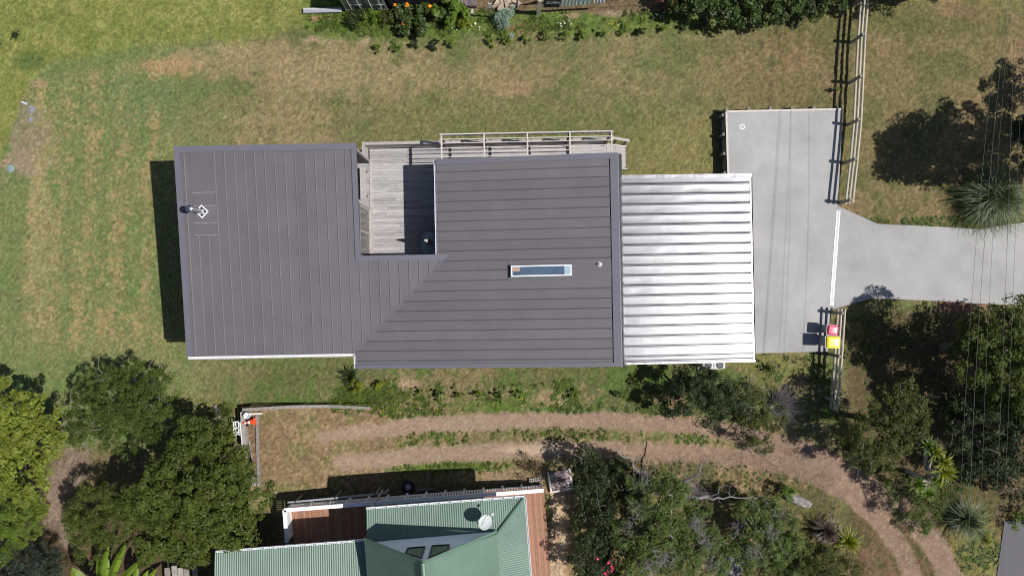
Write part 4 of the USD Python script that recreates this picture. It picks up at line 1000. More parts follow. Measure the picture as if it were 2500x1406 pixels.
# ------------------------------------------------------------------ trees, left side
tree('lime_leaved_tree', 'broad lime-green tree at the left edge beside the pale mulch path', 'tree',
     [(45, 1010, 62, 4.2), (95, 1010, 48, 4.0), (20, 1080, 75, 4.6), (95, 1090, 60, 4.4), (60, 1160, 70, 4.5), (125, 1060, 30, 3.6), (-40, 1120, 90, 4.8), (10, 960, 40, 3.2)], None, 'lf_lime', 21, leaves=70, leaf=.10, per_area=3.4, clump_r=.27, aspect=.8)
tree('green_shrub_tree', 'rounded mid-green tree at the left edge below the lime-green one', 'tree',
     [(35, 1240, 78, 3.4), (70, 1190, 45, 3.2), (0, 1310, 70, 3.0), (60, 1290, 40, 2.8), (-40, 1220, 80, 3.4)], None, 'lf_green2', 22, leaves=80, leaf=.075, per_area=4, clump_r=.24)
tree('feathery_tree', 'feathery olive-green tree with thin branches beside the big dark tree', 'tree',
     [(300, 985, 78, 4.0), (225, 1010, 62, 3.6), (370, 985, 66, 3.7), (300, 1050, 70, 3.6), (220, 950, 48, 3.0), (330, 925, 46, 3.0), (270, 915, 36, 2.8), (400, 1035, 60, 3.4), (195, 1060, 40, 2.6), (385, 930, 34, 2.7)], None, 'lf_feather', 23, bark='bark', leaves=58, leaf=.10, aspect=.42, per_area=3.6, clump_r=.22, lo=.35, flat=.6, twigs=36, twigm='grey_bark', twig_len=.9, limb=12, rl=.03)
tree('large_dark_tree', 'large glossy dark green tree overhanging the west end of the turning area', 'tree',
     [(470, 1120, 72, 5.4), (555, 1130, 66, 5.2), (410, 1200, 85, 6.0), (520, 1210, 92, 6.4), (600, 1215, 62, 5.4), (440, 1290, 84, 5.8), (560, 1280, 66, 5.4), (350, 1230, 60, 5.2), (480, 1060, 44, 4.4), (545, 1075, 36, 4.2), (380, 1330, 52, 4.6), (480, 1345, 46, 4.4)], (440, 1215), 'lf_dark', 24, leaves=84, leaf=.12, aspect=.55, per_area=4.0, clump_r=.30, r0=.28, rl=.09, limb=14)
tree('deep_green_tree', 'deep green fine-leaved tree against the left side of the big dark tree', 'tree',
     [(235, 1240, 62, 4.0), (280, 1280, 56, 4.2), (200, 1290, 40, 3.4), (290, 1225, 45, 4.0), (225, 1330, 44, 3.4), (185, 1250, 34, 3.2)], None, 'lf_dark', 25, leaves=84, leaf=.075, per_area=4.6, clump_r=.24)
tree('bluish_shrub', 'bluish dark shrub in the bottom left corner', 'shrub', [(50, 1385, 75, 2.8), (120, 1370, 42, 2.3), (-10, 1350, 50, 2.5), (80, 1440, 80, 2.7), (30, 1320, 30, 1.8)], None, 'lf_blue', 26, leaves=80, leaf=.07, per_area=4.6, clump_r=.22, r0=.08, rl=.03)
# banana plants
rg = np.random.default_rng(31)
def banana(at, leaves, label, seed):
    rg = np.random.default_rng(seed); t = thing('banana_plant', label, 'banana plant', at)
    part(t, 'stem', tube([at, at + [.03, 0, .8], at + [0, .03, 1.6]], [.13, .1, .07], 10), M['lf_green2'], smooth=50)
    for (tx, ty, ztip, w, arch) in leaves:
        tip = P3(tx, ty, ztip); s = at + np.array([0, 0, 1.5]); n = 14; k = np.linspace(0, 1, n)[:, None]
        pa = s + (tip - s) * k + np.array([0, 0, 1]) * np.sin(np.pi * k * .9) * arch
        d = unit(np.gradient(pa, axis=0)); side = unit(np.cross(d, [0, 0, 1]))
        wd = (w * np.sin(np.pi * np.clip(k * .93 + .07, 0, 1)) ** .55); wd[:3] *= np.array([[.08], [.12], [.6]])
        roll = rg.uniform(-.5, .5); nn = np.cross(side, d)
        bl_ = []
        for sg_ in (-1, 1):
            for q in range(2, n - 1):
                gap = .05 if rg.random() < .8 else .3
                a0, a1 = pa[q], pa[q] + (pa[q + 1] - pa[q]) * (1 - gap)
                o = side[q] * sg_ + nn[q] * (-.35 + roll * sg_)
                sw = d[q] * wd[q] * .25
                bl_.append((np.array([a0, a1, a1 + o * wd[q + 1] / 2 + sw, a0 + o * wd[q] / 2 + sw]), np.array([[0, 1, 2, 3]])))
        lp = part(t, 'leaf', cat(bl_), M['lf_banana'])
        part(t, 'midrib', tube(pa + [0, 0, .01], np.linspace(.025, .006, n), 5), M['lf_yellow'], lp)
b0 = G(300, 1430)
banana(b0, [(182, 1385, 2.6, .62, .5), (254, 1325, 2.4, .35, .6), (272, 1326, 3.2, .42, .7), (312, 1322, 2.3, .5, .5), (350, 1362, 2.6, .42, .6), (265, 1360, 2.0, .5, .4), (225, 1440, 2.4, .5, .5), (330, 1480, 2.4, .5, .5), (255, 1400, 3.0, .4, .6)], 'banana plant with torn bright leaves at the bottom edge below the big dark tree', 32)
b1 = G(372, 1445)
banana(b1, [(340, 1380, 2.2, .4, .5), (366, 1388, 2.4, .35, .6), (386, 1384, 2.4, .35, .5), (420, 1420, 2.2, .4, .5), (350, 1480, 2.2, .4, .5)], 'smaller banana plant right of the torn-leaved one at the bottom edge', 33)
bush('yellow_bush', 'yellow-green low bush beside the pale mulch path', 'shrub', G(110, 1240), .55, .7, 'lf_yellow', 41, n=900, leaf=.07)
bush('dry_bush', 'dry brownish bush between the bluish shrub and the banana plants', 'shrub', G(175, 1365), .6, .6, 'lf_brown', 42, n=600, leaf=.08)
bush('olive_bush', 'olive scrub growing beside the weathered stump by the timber edging', 'shrub', G(550, 1005), .6, .4, 'lf_olive', 43, n=900, leaf=.06)
t = thing('tree_stump', 'pale split driftwood stump on the grass beside the timber edging', 'stump', G(533, 1006))
for k in range(6):
    q = G(531 + k * 2 - 3, 990 + k * 5); part(t, 'root_wood', tube([q + [.05, .1, .02], q + [0, .0, .16], q + [-.06, -.22, .03]], [.03, .08, .02], 6), M['grey_bark'])
# old boards by the banana plants
for k, (x0_, y0_, x1_, y1_) in enumerate([(408, 1385, 412, 1440), (425, 1380, 430, 1440), (440, 1385, 444, 1440), (455, 1388, 458, 1440), (475, 1375, 478, 1440)]):
    single('old_plank', ["first", "second", "third", "fourth", "fifth"][k] + ' from the left of the weathered planks lying beside the green roof', 'plank', bar(P3(x0_, y0_, .8), P3(x1_, y1_, .8), .28, .05), M['sleeper'], group='weathered planks at the bottom edge')

# ------------------------------------------------------------------ trees, centre bottom
tree('dark_garden_tree', 'dark green bushy tree right of the pale path beside the green house', 'tree',
     [(1455, 1180, 55, 4.6), (1500, 1150, 42, 4.4), (1430, 1130, 36, 4.0), (1450, 1280, 60, 4.2), (1440, 1360, 56, 4.0), (1510, 1260, 60, 4.4), (1540, 1190, 40, 4.4), (1500, 1360, 50, 4.0)], None, 'lf_deep', 51, leaves=70, leaf=.10, per_area=3.2, clump_r=.28, twigs=40)
gt = tree('grey_twig_tree', 'light green tree full of bare grey twigs in the garden between house and track', 'tree',
     [(1580, 1230, 46, 5.6), (1640, 1200, 46, 5.8), (1620, 1280, 56, 5.8), (1680, 1320, 52, 5.4), (1590, 1330, 48, 5.2), (1560, 1180, 36, 5.2), (1660, 1390, 52, 5.0), (1720, 1320, 44, 5.0), (1740, 1390, 40, 4.6), (1550, 1385, 46, 4.8), (1530, 1300, 40, 4.8), (1610, 1170, 34, 5.4), (1700, 1250, 34, 5.2)], None, 'lf_grey', 52, bark='grey_bark', leaves=76, leaf=.10, per_area=3.6, clump_r=.28, lo=.45, twigs=30, twig_len=.6, limb=12, rl=.035)
st = tree('sparse_grey_tree', 'grey-green sparse tree beside the gravel track bend', 'tree',
     [(1840, 1260, 58, 4.8), (1900, 1290, 60, 4.8), (1860, 1330, 62, 4.6), (1920, 1350, 52, 4.4), (1800, 1330, 40, 4.2), (1870, 1240, 36, 4.6), (1850, 1400, 50, 4.2)], None, 'lf_grey', 53, bark='grey_bark', leaves=72, leaf=.095, per_area=3.6, clump_r=.27, lo=.45, twigs=20, twig_len=.6, limb=10, rl=.035)
tree('olive_corner_tree', 'dark olive bushy tree at the bottom edge beside the gravel track', 'tree',
     [(2010, 1370, 52, 4.4), (1960, 1400, 50, 4.2), (2060, 1400, 52, 4.2), (2010, 1440, 60, 4.2), (1940, 1350, 34, 3.8)], None, 'lf_olive', 54, leaves=70, leaf=.08, per_area=4, clump_r=.26)
rg = np.random.default_rng(58)
for (x_, y_, z_, r_) in [(1575, 1172, 5.2, .55), (1610, 1180, 5.2, .4), (1690, 1195, 4.8, .5), (1555, 1240, 5.2, .5), (1620, 1365, 5.4, .6), (1720, 1320, 5.2, .45), (1580, 1385, 4.8, .45), (1735, 1375, 4.6, .45), (1540, 1290, 4.6, .4), (1700, 1280, 5.6, .35)]:
    twig_tangle(gt, P3(x_, y_, z_), r_, rg)
for (x_, y_, z_, r_) in [(1885, 1300, 5.0, .4), (1840, 1350, 4.8, .45), (1900, 1255, 4.6, .4), (1810, 1290, 4.4, .45)]:
    twig_tangle(st, P3(x_, y_, z_), r_, rg, 40)
bush('bright_bush', 'small bright green bush left of the flat grey rock', 'shrub', G(1905, 1192) + [0, 0, 0], .45, 1.0, 'lf_bright', 55, n=700, leaf=.09)
bush('pink_shrub', 'low dark shrub carrying pink-red flowers at the bottom edge', 'flowering shrub', G(1488, 1385), .5, 2.2, 'lf_deep', 56, n=700, leaf=.10)
rg = np.random.default_rng(57); fp = np.array([P3(1487, 1382, 3.9) + rg.normal(0, [.24, .28, .2]) for _ in range(34)])
t = thing('pink_blossom', 'cluster of pink-red blossoms on the shrub at the bottom edge', 'flowers', fp.mean(0))
part(t, 'petals', leaf_quads(fp, np.tile([0, 0, 1.], (34, 1)) + rg.normal(0, .4, (34, 3)), .14, .9, rg), M['flower_pink'])
# bare dead branches
def dead_branch(name, label, paths, r, seed):
    rg = np.random.default_rng(seed); t = thing(name, label, 'branch', paths[0][0])
    for pa in paths:
        pa = np.array(pa); k = np.linspace(0, 1, len(pa)); kk = np.linspace(0, 1, 12)
        q = np.stack([np.interp(kk, k, pa[:, c_]) for c_ in range(3)], 1); q[1:] += rg.normal(0, .05, (11, 3))
        lp = part(t, 'limb', tube(q, np.linspace(r, .012, 12), 6), M['dead_twig'])
        tw = []
        for _ in range(9):
            s = q[rg.integers(3, 12)]; dd = unit(rg.normal(size=3) + [0, 0, .2]); w = [s]
            for z_ in range(4): dd = unit(dd + rg.normal(0, .4, 3)); w.append(w[-1] + dd * .15)
            tw.append(tube(w, np.linspace(.014, .004, 5), 4, cap=False))
        part(t, 'bare_twig', cat(tw), M['dead_twig'], lp, kind='stuff')
dead_branch('dead_branch', 'bare pale dead limb reaching over the garden beside the twiggy tree', [[G(1690, 1240), P3(1675, 1225, 3.6), P3(1690, 1212, 4.2), P3(1745, 1212, 4.6), P3(1775, 1180, 4.8)], [P3(1675, 1225, 3.6), P3(1665, 1195, 4.4), P3(1650, 1165, 4.8)], [P3(1690, 1212, 4.2), P3(1760, 1216, 4.4), P3(1850, 1214, 4.6)]], .07, 61)
dead_branch('dead_branch', 'bare grey dead limb arching near the gravel track above the garden trees', [[G(1640, 1210), P3(1590, 1185, 4.0), P3(1560, 1172, 4.6), P3(1520, 1195, 4.6)], [P3(1590, 1185, 4.0), P3(1545, 1130, 5.2), P3(1500, 1090, 5.4)], [P3(1640, 1200, 4.0), P3(1700, 1160, 5.0), P3(1720, 1120, 5.2)]], .06, 62)
# rocks, box, slab
def rock(c, ra, rb, h, ang, seed):
    m = trimesh.creation.icosphere(3); v = np.array(m.vertices); v = np.sign(v) * np.abs(v) ** .7
    v *= (.7 + .7 * meshkit.fbm(v * 2.6 + seed, 4, seed))[:, None]; v *= [ra, rb, h]; a_ = math.radians(ang)
    return np.column_stack([v[:, 0] * math.cos(a_) - v[:, 1] * math.sin(a_), v[:, 0] * math.sin(a_) + v[:, 1] * math.cos(a_), v[:, 2]]) + c, m.faces
single('flat_rock', 'long flat grey rock at the edge of the gravel track bend', 'rock', rock(G(1945, 1218) + [0, 0, .1], .66, .22, .28, -24, 1), M['stone'])
single('corner_rock', 'grey angular rock slab at the bottom edge between the two garden trees', 'rock', rot_about(cat([box(*(G(1785, 1392)[[0, 0]] + [-.5, .45]), *(G(1785, 1392)[[1, 1]] + [-.8, .7]), 1.8, 2.3)]), G(1785, 1392), -28), M['stone'])
single('dark_box', 'dark tarred board standing by the sparse grey tree', 'board', rot_about(box(*(G(1860, 1232)[[0, 0]] + [-.16, .16]), *(G(1860, 1232)[[1, 1]] + [-.36, .36]), 2.0, 2.9), G(1860, 1232), -25), M['shed'])
# bronze flax and pale tussock beside the track
tuft_plant('bronze_flax', 'bronze-purple flax clump beside the gravel track', 'flax', G(2010, 1292), 'lf_bronze', 71, 170, 1.25, .05)
tuft_plant('yellow_flax', 'yellow-green striped flax clump in front of the bronze flax', 'flax', G(2065, 1318), 'lf_yellow', 72, 90, 1.1, .06)
tuft_plant('pale_tussock', 'pale green spiky tussock near the asphalt corner', 'tussock', G(2345, 1262), 'lf_pampas', 73, 420, 1.7, .035)
pt = tuft_plant('pampas_clump', 'big grey-green pampas clump at the driveway edge under the overhead wires', 'pampas grass', G(2408, 484), 'lf_pampas', 74, 700, 2.4, .035, curl=1.15)
rg = np.random.default_rng(174)
for k in range(5):
    part(pt, 'leaf_tuft', blades(G(2408 + rg.uniform(-28, 34), 482 + rg.uniform(-22, 22)), rg, 170, rg.uniform(1.5, 2.3), .03, curl=rg.uniform(1.0, 1.5)), M['lf_pampas'])
part(pt, 'dry_leaves', blades(G(2408, 482), rg, 120, 2.1, .03, spread=1.3, curl=1.4), M['lf_brown'])
bush('yellow_weed', 'yellow-flowered weed on the verge beside the asphalt', 'weed', G(2405, 1312), .35, .35, 'lf_yellow', 75, n=350, leaf=.06)
bush('verge_shrub', 'green shrub at the top of the asphalt corner', 'shrub', G(2482, 1262), .6, .8, 'lf_green2', 76, n=900, leaf=.1)
# cabbage tree with several heads
heads = [(2262, 1087, 6.0, .55), (2282, 1102, 6.1, .55), (2300, 1127, 6.3, .6), (2300, 1150, 6.2, .75), (2238, 1178, 5.4, .6), (2262, 1202, 5.2, .55), (2285, 1170, 5.8, .5)]
cb = G(2215, 1150); t = thing('cabbage_tree', 'cabbage tree with several spiky leaf heads among the dark trees', 'tree', cb)
rg = np.random.default_rng(81); tr_ = part(t, 'trunk', tube([cb, cb + [.05, 0, 1.0], cb + [.0, .05, 1.9]], [.14, .12, .1], 8), M['grey_bark'])
for (hx, hy, hz, L_) in heads:
    h = P3(hx, hy, hz); part(t, 'limb', tube([cb + [0, .05, 1.8], (cb + [0, 0, 1.8]) * .5 + h * .5 + [0, 0, -.2], h], [.09, .07, .05], 6), M['grey_bark'], tr_)
    part(t, 'leaf_head', blades(h, rg, 75, L_, .05, spread=1.5, lift=1.0, curl=.5), M['lf_yellow' if hz > 6 else 'lf_bright'])

# ------------------------------------------------------------------ trees, right side
tree('dark_hedge_tree', 'dark rounded tree between the bright carport and the gravel track', 'tree',
     [(1680, 970, 52, 5.0), (1730, 950, 52, 5.2), (1690, 920, 38, 4.6), (1740, 1000, 46, 4.8), (1790, 960, 48, 4.8), (1640, 985, 30, 4.0)], None, 'lf_deep', 91, leaves=76, leaf=.085, per_area=3.8, clump_r=.26)
tree('olive_hedge_tree', 'olive shrub at the end of the hedge above the gravel track', 'shrub',
     [(1840, 1000, 44, 4.4), (1850, 1050, 40, 4.0), (1820, 955, 36, 4.2), (1880, 1020, 36, 4.0), (1860, 1085, 24, 3.4)], None, 'lf_olive', 92, leaves=70, leaf=.08, per_area=4, clump_r=.25, twigs=60)
tg = G(1885, 990); t = thing('bare_grey_shrub', 'bare grey twiggy shrub fanning out right of the olive hedge shrub', 'shrub', tg)
rg = np.random.default_rng(93); tw = []
for _ in range(240):
    a_ = rg.uniform(-.75, 1.35); L_ = rg.uniform(.8, 1.7); d = np.array([math.cos(a_), math.sin(a_), rg.uniform(.3, 1.2)]); d = unit(d); pa = [tg + rg.normal(0, .12, 3) * [1, 1, 0]]
    for q in range(5): d = unit(d + rg.normal(0, .14, 3) - [0, 0, .06]); pa.append(pa[-1] + d * L_ / 5)
    tw.append(tube(pa, np.linspace(.014, .004, 6), 4, cap=False))
part(t, 'bare_twig', cat(tw), M['dead_twig'], kind='stuff'); part(t, 'stool', lathe([(0, .2), (.15, .15), (.22, 0)], tg, 10), M['grey_bark'])
tree('yellowing_tree', 'loose yellowish-green tree below the end of the lower rail fence', 'tree',
     [(2170, 1000, 58, 6.6), (2215, 985, 48, 6.8), (2130, 1050, 56, 6.0), (2190, 1060, 50, 6.2), (2100, 1110, 46, 5.4), (2155, 1110, 40, 5.2), (2230, 1030, 40, 6.4), (2070, 1060, 36, 5.0), (2210, 950, 30, 6.4)], None, 'lf_olive', 94, leaves=66, leaf=.09, per_area=4.2, clump_r=.27, lo=.45, twigs=24, twig_len=.6, limb=10)
tree('low_dark_tree', 'low dark scrub tree between the cabbage tree and the gravel track', 'tree',
     [(2215, 1230, 46, 4.4), (2260, 1250, 40, 4.2), (2190, 1180, 40, 4.4), (2280, 1215, 40, 4.4), (2240, 1280, 30, 3.8), (2320, 1170, 44, 4.6)], None, 'lf_feather', 95, leaves=60, leaf=.08, per_area=3.6, clump_r=.25)
tree('tall_dark_tree', 'tall dark tree with a sunlit top at the right edge beside the driveway', 'tree',
     [(2440, 790, 56, 8.2), (2490, 780, 56, 8.6), (2400, 830, 52, 8.0), (2460, 850, 62, 8.4), (2520, 860, 70, 8.8), (2370, 800, 34, 7.2), (2380, 890, 56, 7.4), (2450, 930, 66, 7.6), (2530, 960, 80, 8.4), (2350, 860, 36, 6.8)], None, 'lf_dark', 96, leaves=80, leaf=.10, per_area=3.8, clump_r=.28, r0=.3, rl=.09, limb=12)
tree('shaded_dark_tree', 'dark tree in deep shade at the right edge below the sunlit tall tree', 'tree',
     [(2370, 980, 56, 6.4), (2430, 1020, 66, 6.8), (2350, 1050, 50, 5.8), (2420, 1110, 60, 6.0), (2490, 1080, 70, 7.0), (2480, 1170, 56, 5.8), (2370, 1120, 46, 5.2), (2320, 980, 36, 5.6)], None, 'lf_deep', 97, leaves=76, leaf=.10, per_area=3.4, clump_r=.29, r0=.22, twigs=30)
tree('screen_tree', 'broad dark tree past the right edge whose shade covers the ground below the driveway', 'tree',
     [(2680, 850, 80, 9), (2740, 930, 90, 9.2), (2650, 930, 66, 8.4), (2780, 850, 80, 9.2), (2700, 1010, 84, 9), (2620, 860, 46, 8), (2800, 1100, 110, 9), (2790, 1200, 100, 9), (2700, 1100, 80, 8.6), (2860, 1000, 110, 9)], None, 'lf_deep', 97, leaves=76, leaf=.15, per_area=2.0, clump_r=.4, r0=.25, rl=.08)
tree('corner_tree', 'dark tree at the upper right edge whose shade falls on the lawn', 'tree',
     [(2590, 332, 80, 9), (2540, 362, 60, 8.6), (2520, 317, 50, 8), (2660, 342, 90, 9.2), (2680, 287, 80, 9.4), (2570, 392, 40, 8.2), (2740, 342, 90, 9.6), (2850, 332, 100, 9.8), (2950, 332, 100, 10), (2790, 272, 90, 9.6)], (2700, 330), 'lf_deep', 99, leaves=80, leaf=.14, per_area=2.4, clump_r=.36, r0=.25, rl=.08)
tree('small_corner_tree', 'smaller dark tree at the right edge above the corner tree', 'tree', [(2590, 195, 44, 5.6), (2640, 160, 50, 5.8), (2575, 225, 30, 5.2), (2630, 235, 50, 5.8)], (2600, 200), 'lf_deep', 100, leaves=70, leaf=.11, per_area=3, clump_r=.3)
tree('top_edge_tree', 'dark tree leaning in at the top edge right of the upper rail fence', 'tree', [(2290, -40, 44, 6.2), (2220, -46, 40, 6.0), (2340, -60, 50, 6.4), (2180, -50, 40, 5.6)], None, 'lf_deep', 101, leaves=70, leaf=.11, per_area=3, clump_r=.3)
# hedge and vines on the top edge
tree('vine_hedge', 'round-leaved dark green vine hedge along the top edge by the fence', 'hedge',
     [(1760, 20, 40, 3.9), (1815, 30, 42, 4.0), (1870, 22, 42, 4.0), (1925, 12, 42, 4.0), (1980, 4, 42, 4.0), (2035, -10, 40, 4.0), (1700, 0, 44, 4.0), (1830, -30, 60, 4.4), (1950, -40, 60, 4.4), (1660, -20, 40, 3.8)], None, 'lf_vine', 102, leaves=58, leaf=.13, aspect=.9, per_area=3.2, clump_r=.3, r0=.1, rl=.04)
def flowering(name, label, px_, py_, r, h, leafm, seed, flowers, fm, **kw):
    t = bush(name, label, 'plant', G(px_, py_), r, h, leafm, seed, **kw)
    rg = np.random.default_rng(seed)
    for (fx, fy, fz) in flowers:
        c = P3(fx, fy, fz); part(t, 'flower', leaf_quads(c + rg.normal(0, .035, (9, 3)), np.tile([0, -.2, 1.], (9, 1)) + rg.normal(0, .4, (9, 3)), .13, .9, rg), M[fm])
flowering('nasturtium', 'big-leaved nasturtium with orange flowers by the dark shed wall', 990, 45, .75, .75, 'lf_vine', 111, [(965, 12, 1.9), (994, 13, 1.9), (985, 57, 1.5)], 'flower_orange', n=800, leaf=.17, aspect=.85)
flowering('nasturtium', 'nasturtium with one orange flower in the middle of the shed bed', 1045, 48, .75, .75, 'lf_vine', 112, [(1049, 16, 1.9)], 'flower_orange', n=800, leaf=.17, aspect=.85)
bush('broad_leaf_plant', 'light green broad-leaved plant between the nasturtiums and the crates', 'plant', G(1100, 35), .7, .9, 'lf_bright', 113, n=700, leaf=.18, aspect=.7)
bush('bed_plant', 'dark green low plant in front of the grey container doors', 'plant', G(870, 42), .65, .5, 'lf_deep', 114, n=800, leaf=.1)
bush('bed_plant', 'lime-green low plant between the container and the nasturtiums', 'plant', G(918, 42), .5, .5, 'lf_bright', 115, n=700, leaf=.1)
bush('bed_plant', 'olive low plant beside the leftmost nasturtium', 'plant', G(950, 48), .45, .5, 'lf_olive', 116, n=600, leaf=.09)
bush('bed_plant', 'light green tall weed right of the nasturtium bed', 'plant', G(1135, 55), .4, .5, 'lf_yellow', 117, n=350, leaf=.1)
sb = G(1233, 56); bush('silver_bush', 'silvery blue-green mounded bush below the firewood pile', 'shrub', sb, .5, .62, 'lf_silver', 118, n=1300, leaf=.15, aspect=.2, clumps=26)
# rows of young shrubs
ordn = ['first', 'second', 'third', 'fourth', 'fifth', 'sixth', 'seventh', 'eighth', 'ninth', 'tenth', 'eleventh', 'twelfth', 'thirteenth', 'fourteenth', 'fifteenth', 'sixteenth', 'seventeenth', 'eighteenth']
top_row = [(924, 120), (968, 118), (1011, 113), (1059, 113), (1103, 111), (1192, 106), (1237, 103), (1283, 98), (1336, 93), (1381, 89), (1420, 89), (1472, 86), (1518, 82), (1561, 80), (1614, 76), (1668, 70), (1706, 68), (1765, 63)]
var_ = ['lf_vine', 'lf_bright', 'lf_deep', 'lf_green2']
for k, (x_, y_) in enumerate(top_row):
    rg = np.random.default_rng(200 + k)
    m_ = 'lf_bright' if k in (1, 8, 9, 11, 12) else ('lf_deep' if k in (2, 3, 13, 15, 16) else 'lf_green2')
    bush('young_shrub', f'{ordn[k]} young shrub from the left in the row along the north lawn edge', 'young shrub', G(x_, y_), .22 * rg.uniform(.8, 1.2), .38 * rg.uniform(.8, 1.3), m_, 200 + k, n=190, leaf=.10, clumps=10, group='young shrubs along the north lawn edge')
for k, (x_, y_) in enumerate([(1028, 957), (1070, 961), (1122, 962), (1166, 962), (1217, 963), (1262, 960), (1404, 960), (1505, 961), (1600, 958)]):
    rg = np.random.default_rng(230 + k)
    bush('young_shrub', f'{ordn[k]} young shrub from the left in the row south of the dark-roofed house', 'young shrub', G(x_, y_), .21 * rg.uniform(.8, 1.2), .42 * rg.uniform(.8, 1.2), ['lf_green2', 'lf_vine', 'lf_green2'][k % 3], 230 + k, n=170, leaf=.10, clumps=9, group='young shrubs south of the dark-roofed house')
bush('lawn_seedling', 'lone dark seedling on the lawn left of the feathery tree', 'seedling', G(107, 921), .2, .35, 'lf_deep', 240, n=140, leaf=.1)
bush('lawn_seedling', 'lone seedling with a long shadow beside the upper rail fence', 'seedling', G(2036, 222), .12, .5, 'lf_green2', 241, n=70, leaf=.1)
tuft_plant('strap_leaf_plant', 'dark strap-leaved plant at the lower corner of the dark-roofed house', 'plant', G(855, 918), 'lf_deep', 242, 60, .85, .07)
bush('yellow_green_bush', 'left of two yellow-green bushes below the corner of the dark-roofed house', 'shrub', G(876, 940), .36, .6, 'lf_yellow', 243, n=600, leaf=.07)
bush('yellow_green_bush', 'right of two yellow-green bushes below the corner of the dark-roofed house', 'shrub', G(925, 938), .27, .55, 'lf_yellow', 244, n=450, leaf=.07)
tuft_plant('small_agave', 'small spiky agave-like plant below the corner of the bright carport', 'plant', G(1870, 898), 'lf_olive', 245, 36, .5, .06, curl=.3)
tuft_plant('edge_tussock', 'dark grass tussock at the upper left lawn edge', 'tussock', G(38, 88), 'lf_deep', 246, 60, .4, .04)
bush('edge_shrub', 'dark shrub just showing at the left edge of the upper lawn', 'shrub', G(-6, 92), .4, .6, 'lf_green2', 247, n=350, leaf=.08)
bush('wall_weed', 'brownish weed beside the concrete blocks at the deck end', 'weed', G(1292, 1142), .6, .6, 'lf_brown', 248, n=700, leaf=.08)

# weeds and tufts that nobody could count, in the weedy strips
rg = np.random.default_rng(300)
def scatter(name, proto, pts_, scl, kind_mat):
    path = unique('/World', name); pi = UsdGeom.PointInstancer.Define(stage, path); data(pi.GetPrim(), kind='stuff', label=proto[2], category='grass')
    for k, pr in enumerate(proto[0]):
        m_ = usdkit.mesh(stage, f'{path}/tuft_{k:03d}' if k else f'{path}/tuft', pr, M[proto[1][k]])
    pi.CreatePrototypesRel().SetTargets([f'{path}/tuft_{k:03d}' if k else f'{path}/tuft' for k in range(len(proto[0]))])
    n = len(pts_); an = rg.uniform(0, 2 * np.pi, n)
    pi.CreatePositionsAttr(Vt.Vec3fArray.FromNumpy(pts_.astype(np.float32)))
    pi.CreateProtoIndicesAttr(Vt.IntArray.FromNumpy(rg.integers(0, len(proto[0]), n).astype(np.int32)))
    pi.CreateOrientationsAttr(Vt.QuathArray([Gf.Quath(float(math.cos(a_ / 2)), 0, 0, float(math.sin(a_ / 2))) for a_ in an]))
    s = rg.uniform(*scl, n).astype(np.float32); pi.CreateScalesAttr(Vt.Vec3fArray.FromNumpy(np.stack([s, s, s], 1)))
def tuft(n, L_, w, seed): return blades(np.zeros(3), np.random.default_rng(seed), n, L_, w, seg=2)
litter_ok = False
def on_ground(n, x0_, x1_, y0_, y1_, dens=None):
    out = []
    X_ = rg.uniform(x0_, x1_, n); Y_ = rg.uniform(y0_, y1_, n)
    z = 1.0 * np.ones(n)
    for _ in range(6):
        wx, wy = (X_ - 1250) * (CAM_H - z) / FPX, -(Y_ - 703) * (CAM_H - z) / FPX; z = zt(wx, wy)
    p = np.column_stack([wx, wy, z - .01])
    ix = np.clip(((p[:, 0] - gx[0]) / STEP).round().astype(int), 0, nx - 1); iy = np.clip(((p[:, 1] - gy[0]) / STEP).round().astype(int), 0, ny - 1)
    keep = (tr[iy * nx + ix] < -2) if not litter_ok else np.ones(len(p), bool)
    keep &= (Y_ > 300) | (Y_ < np.interp(X_, [740, 920, 1765, 2060], [108, 104, 48, 36]))
    keep &= ~shapely.contains_xy(unary_union([pad_poly, drive_poly, road_poly]), p[:, 0], p[:, 1])
    if dens is not None: keep &= dens(X_, Y_, p)
    p = p[keep]
    return p
noisy = lambda th, sc, seed: (lambda X_, Y_, p: meshkit.fbm(np.column_stack([p[:, 0], p[:, 1], 0 * p[:, 0]]) * sc, 3, seed) > th)
protos = ([tuft(10, .17, .04, 1), tuft(9, .2, .035, 2), tuft(12, .12, .05, 3), tuft(8, .16, .04, 4)], ['lf_weed', 'lf_green2', 'lf_bright', 'lf_olive'], 'tall green weeds in the strips along the lawn edges')
def soft(x0_, x1_, y0_, y1_, n, th, sc, seed, fx=60, fy=14):
    """points whose density dies out towards the edges and breaks up into patches"""
    def dens(X_, Y_, p):
        q = np.column_stack([p[:, 0], p[:, 1], 0 * p[:, 0]])
        w = np.minimum(np.minimum((X_ - x0_) / fx, (x1_ - X_) / fx), np.minimum((Y_ - y0_) / fy, (y1_ - Y_) / fy))
        return meshkit.fbm(q * sc, 3, seed) + .3 * (meshkit.noise(q * 5, seed) - .5) + .25 * np.minimum(w, 1) - .25 > th
    return on_ground(n, x0_, x1_, y0_, y1_, dens)
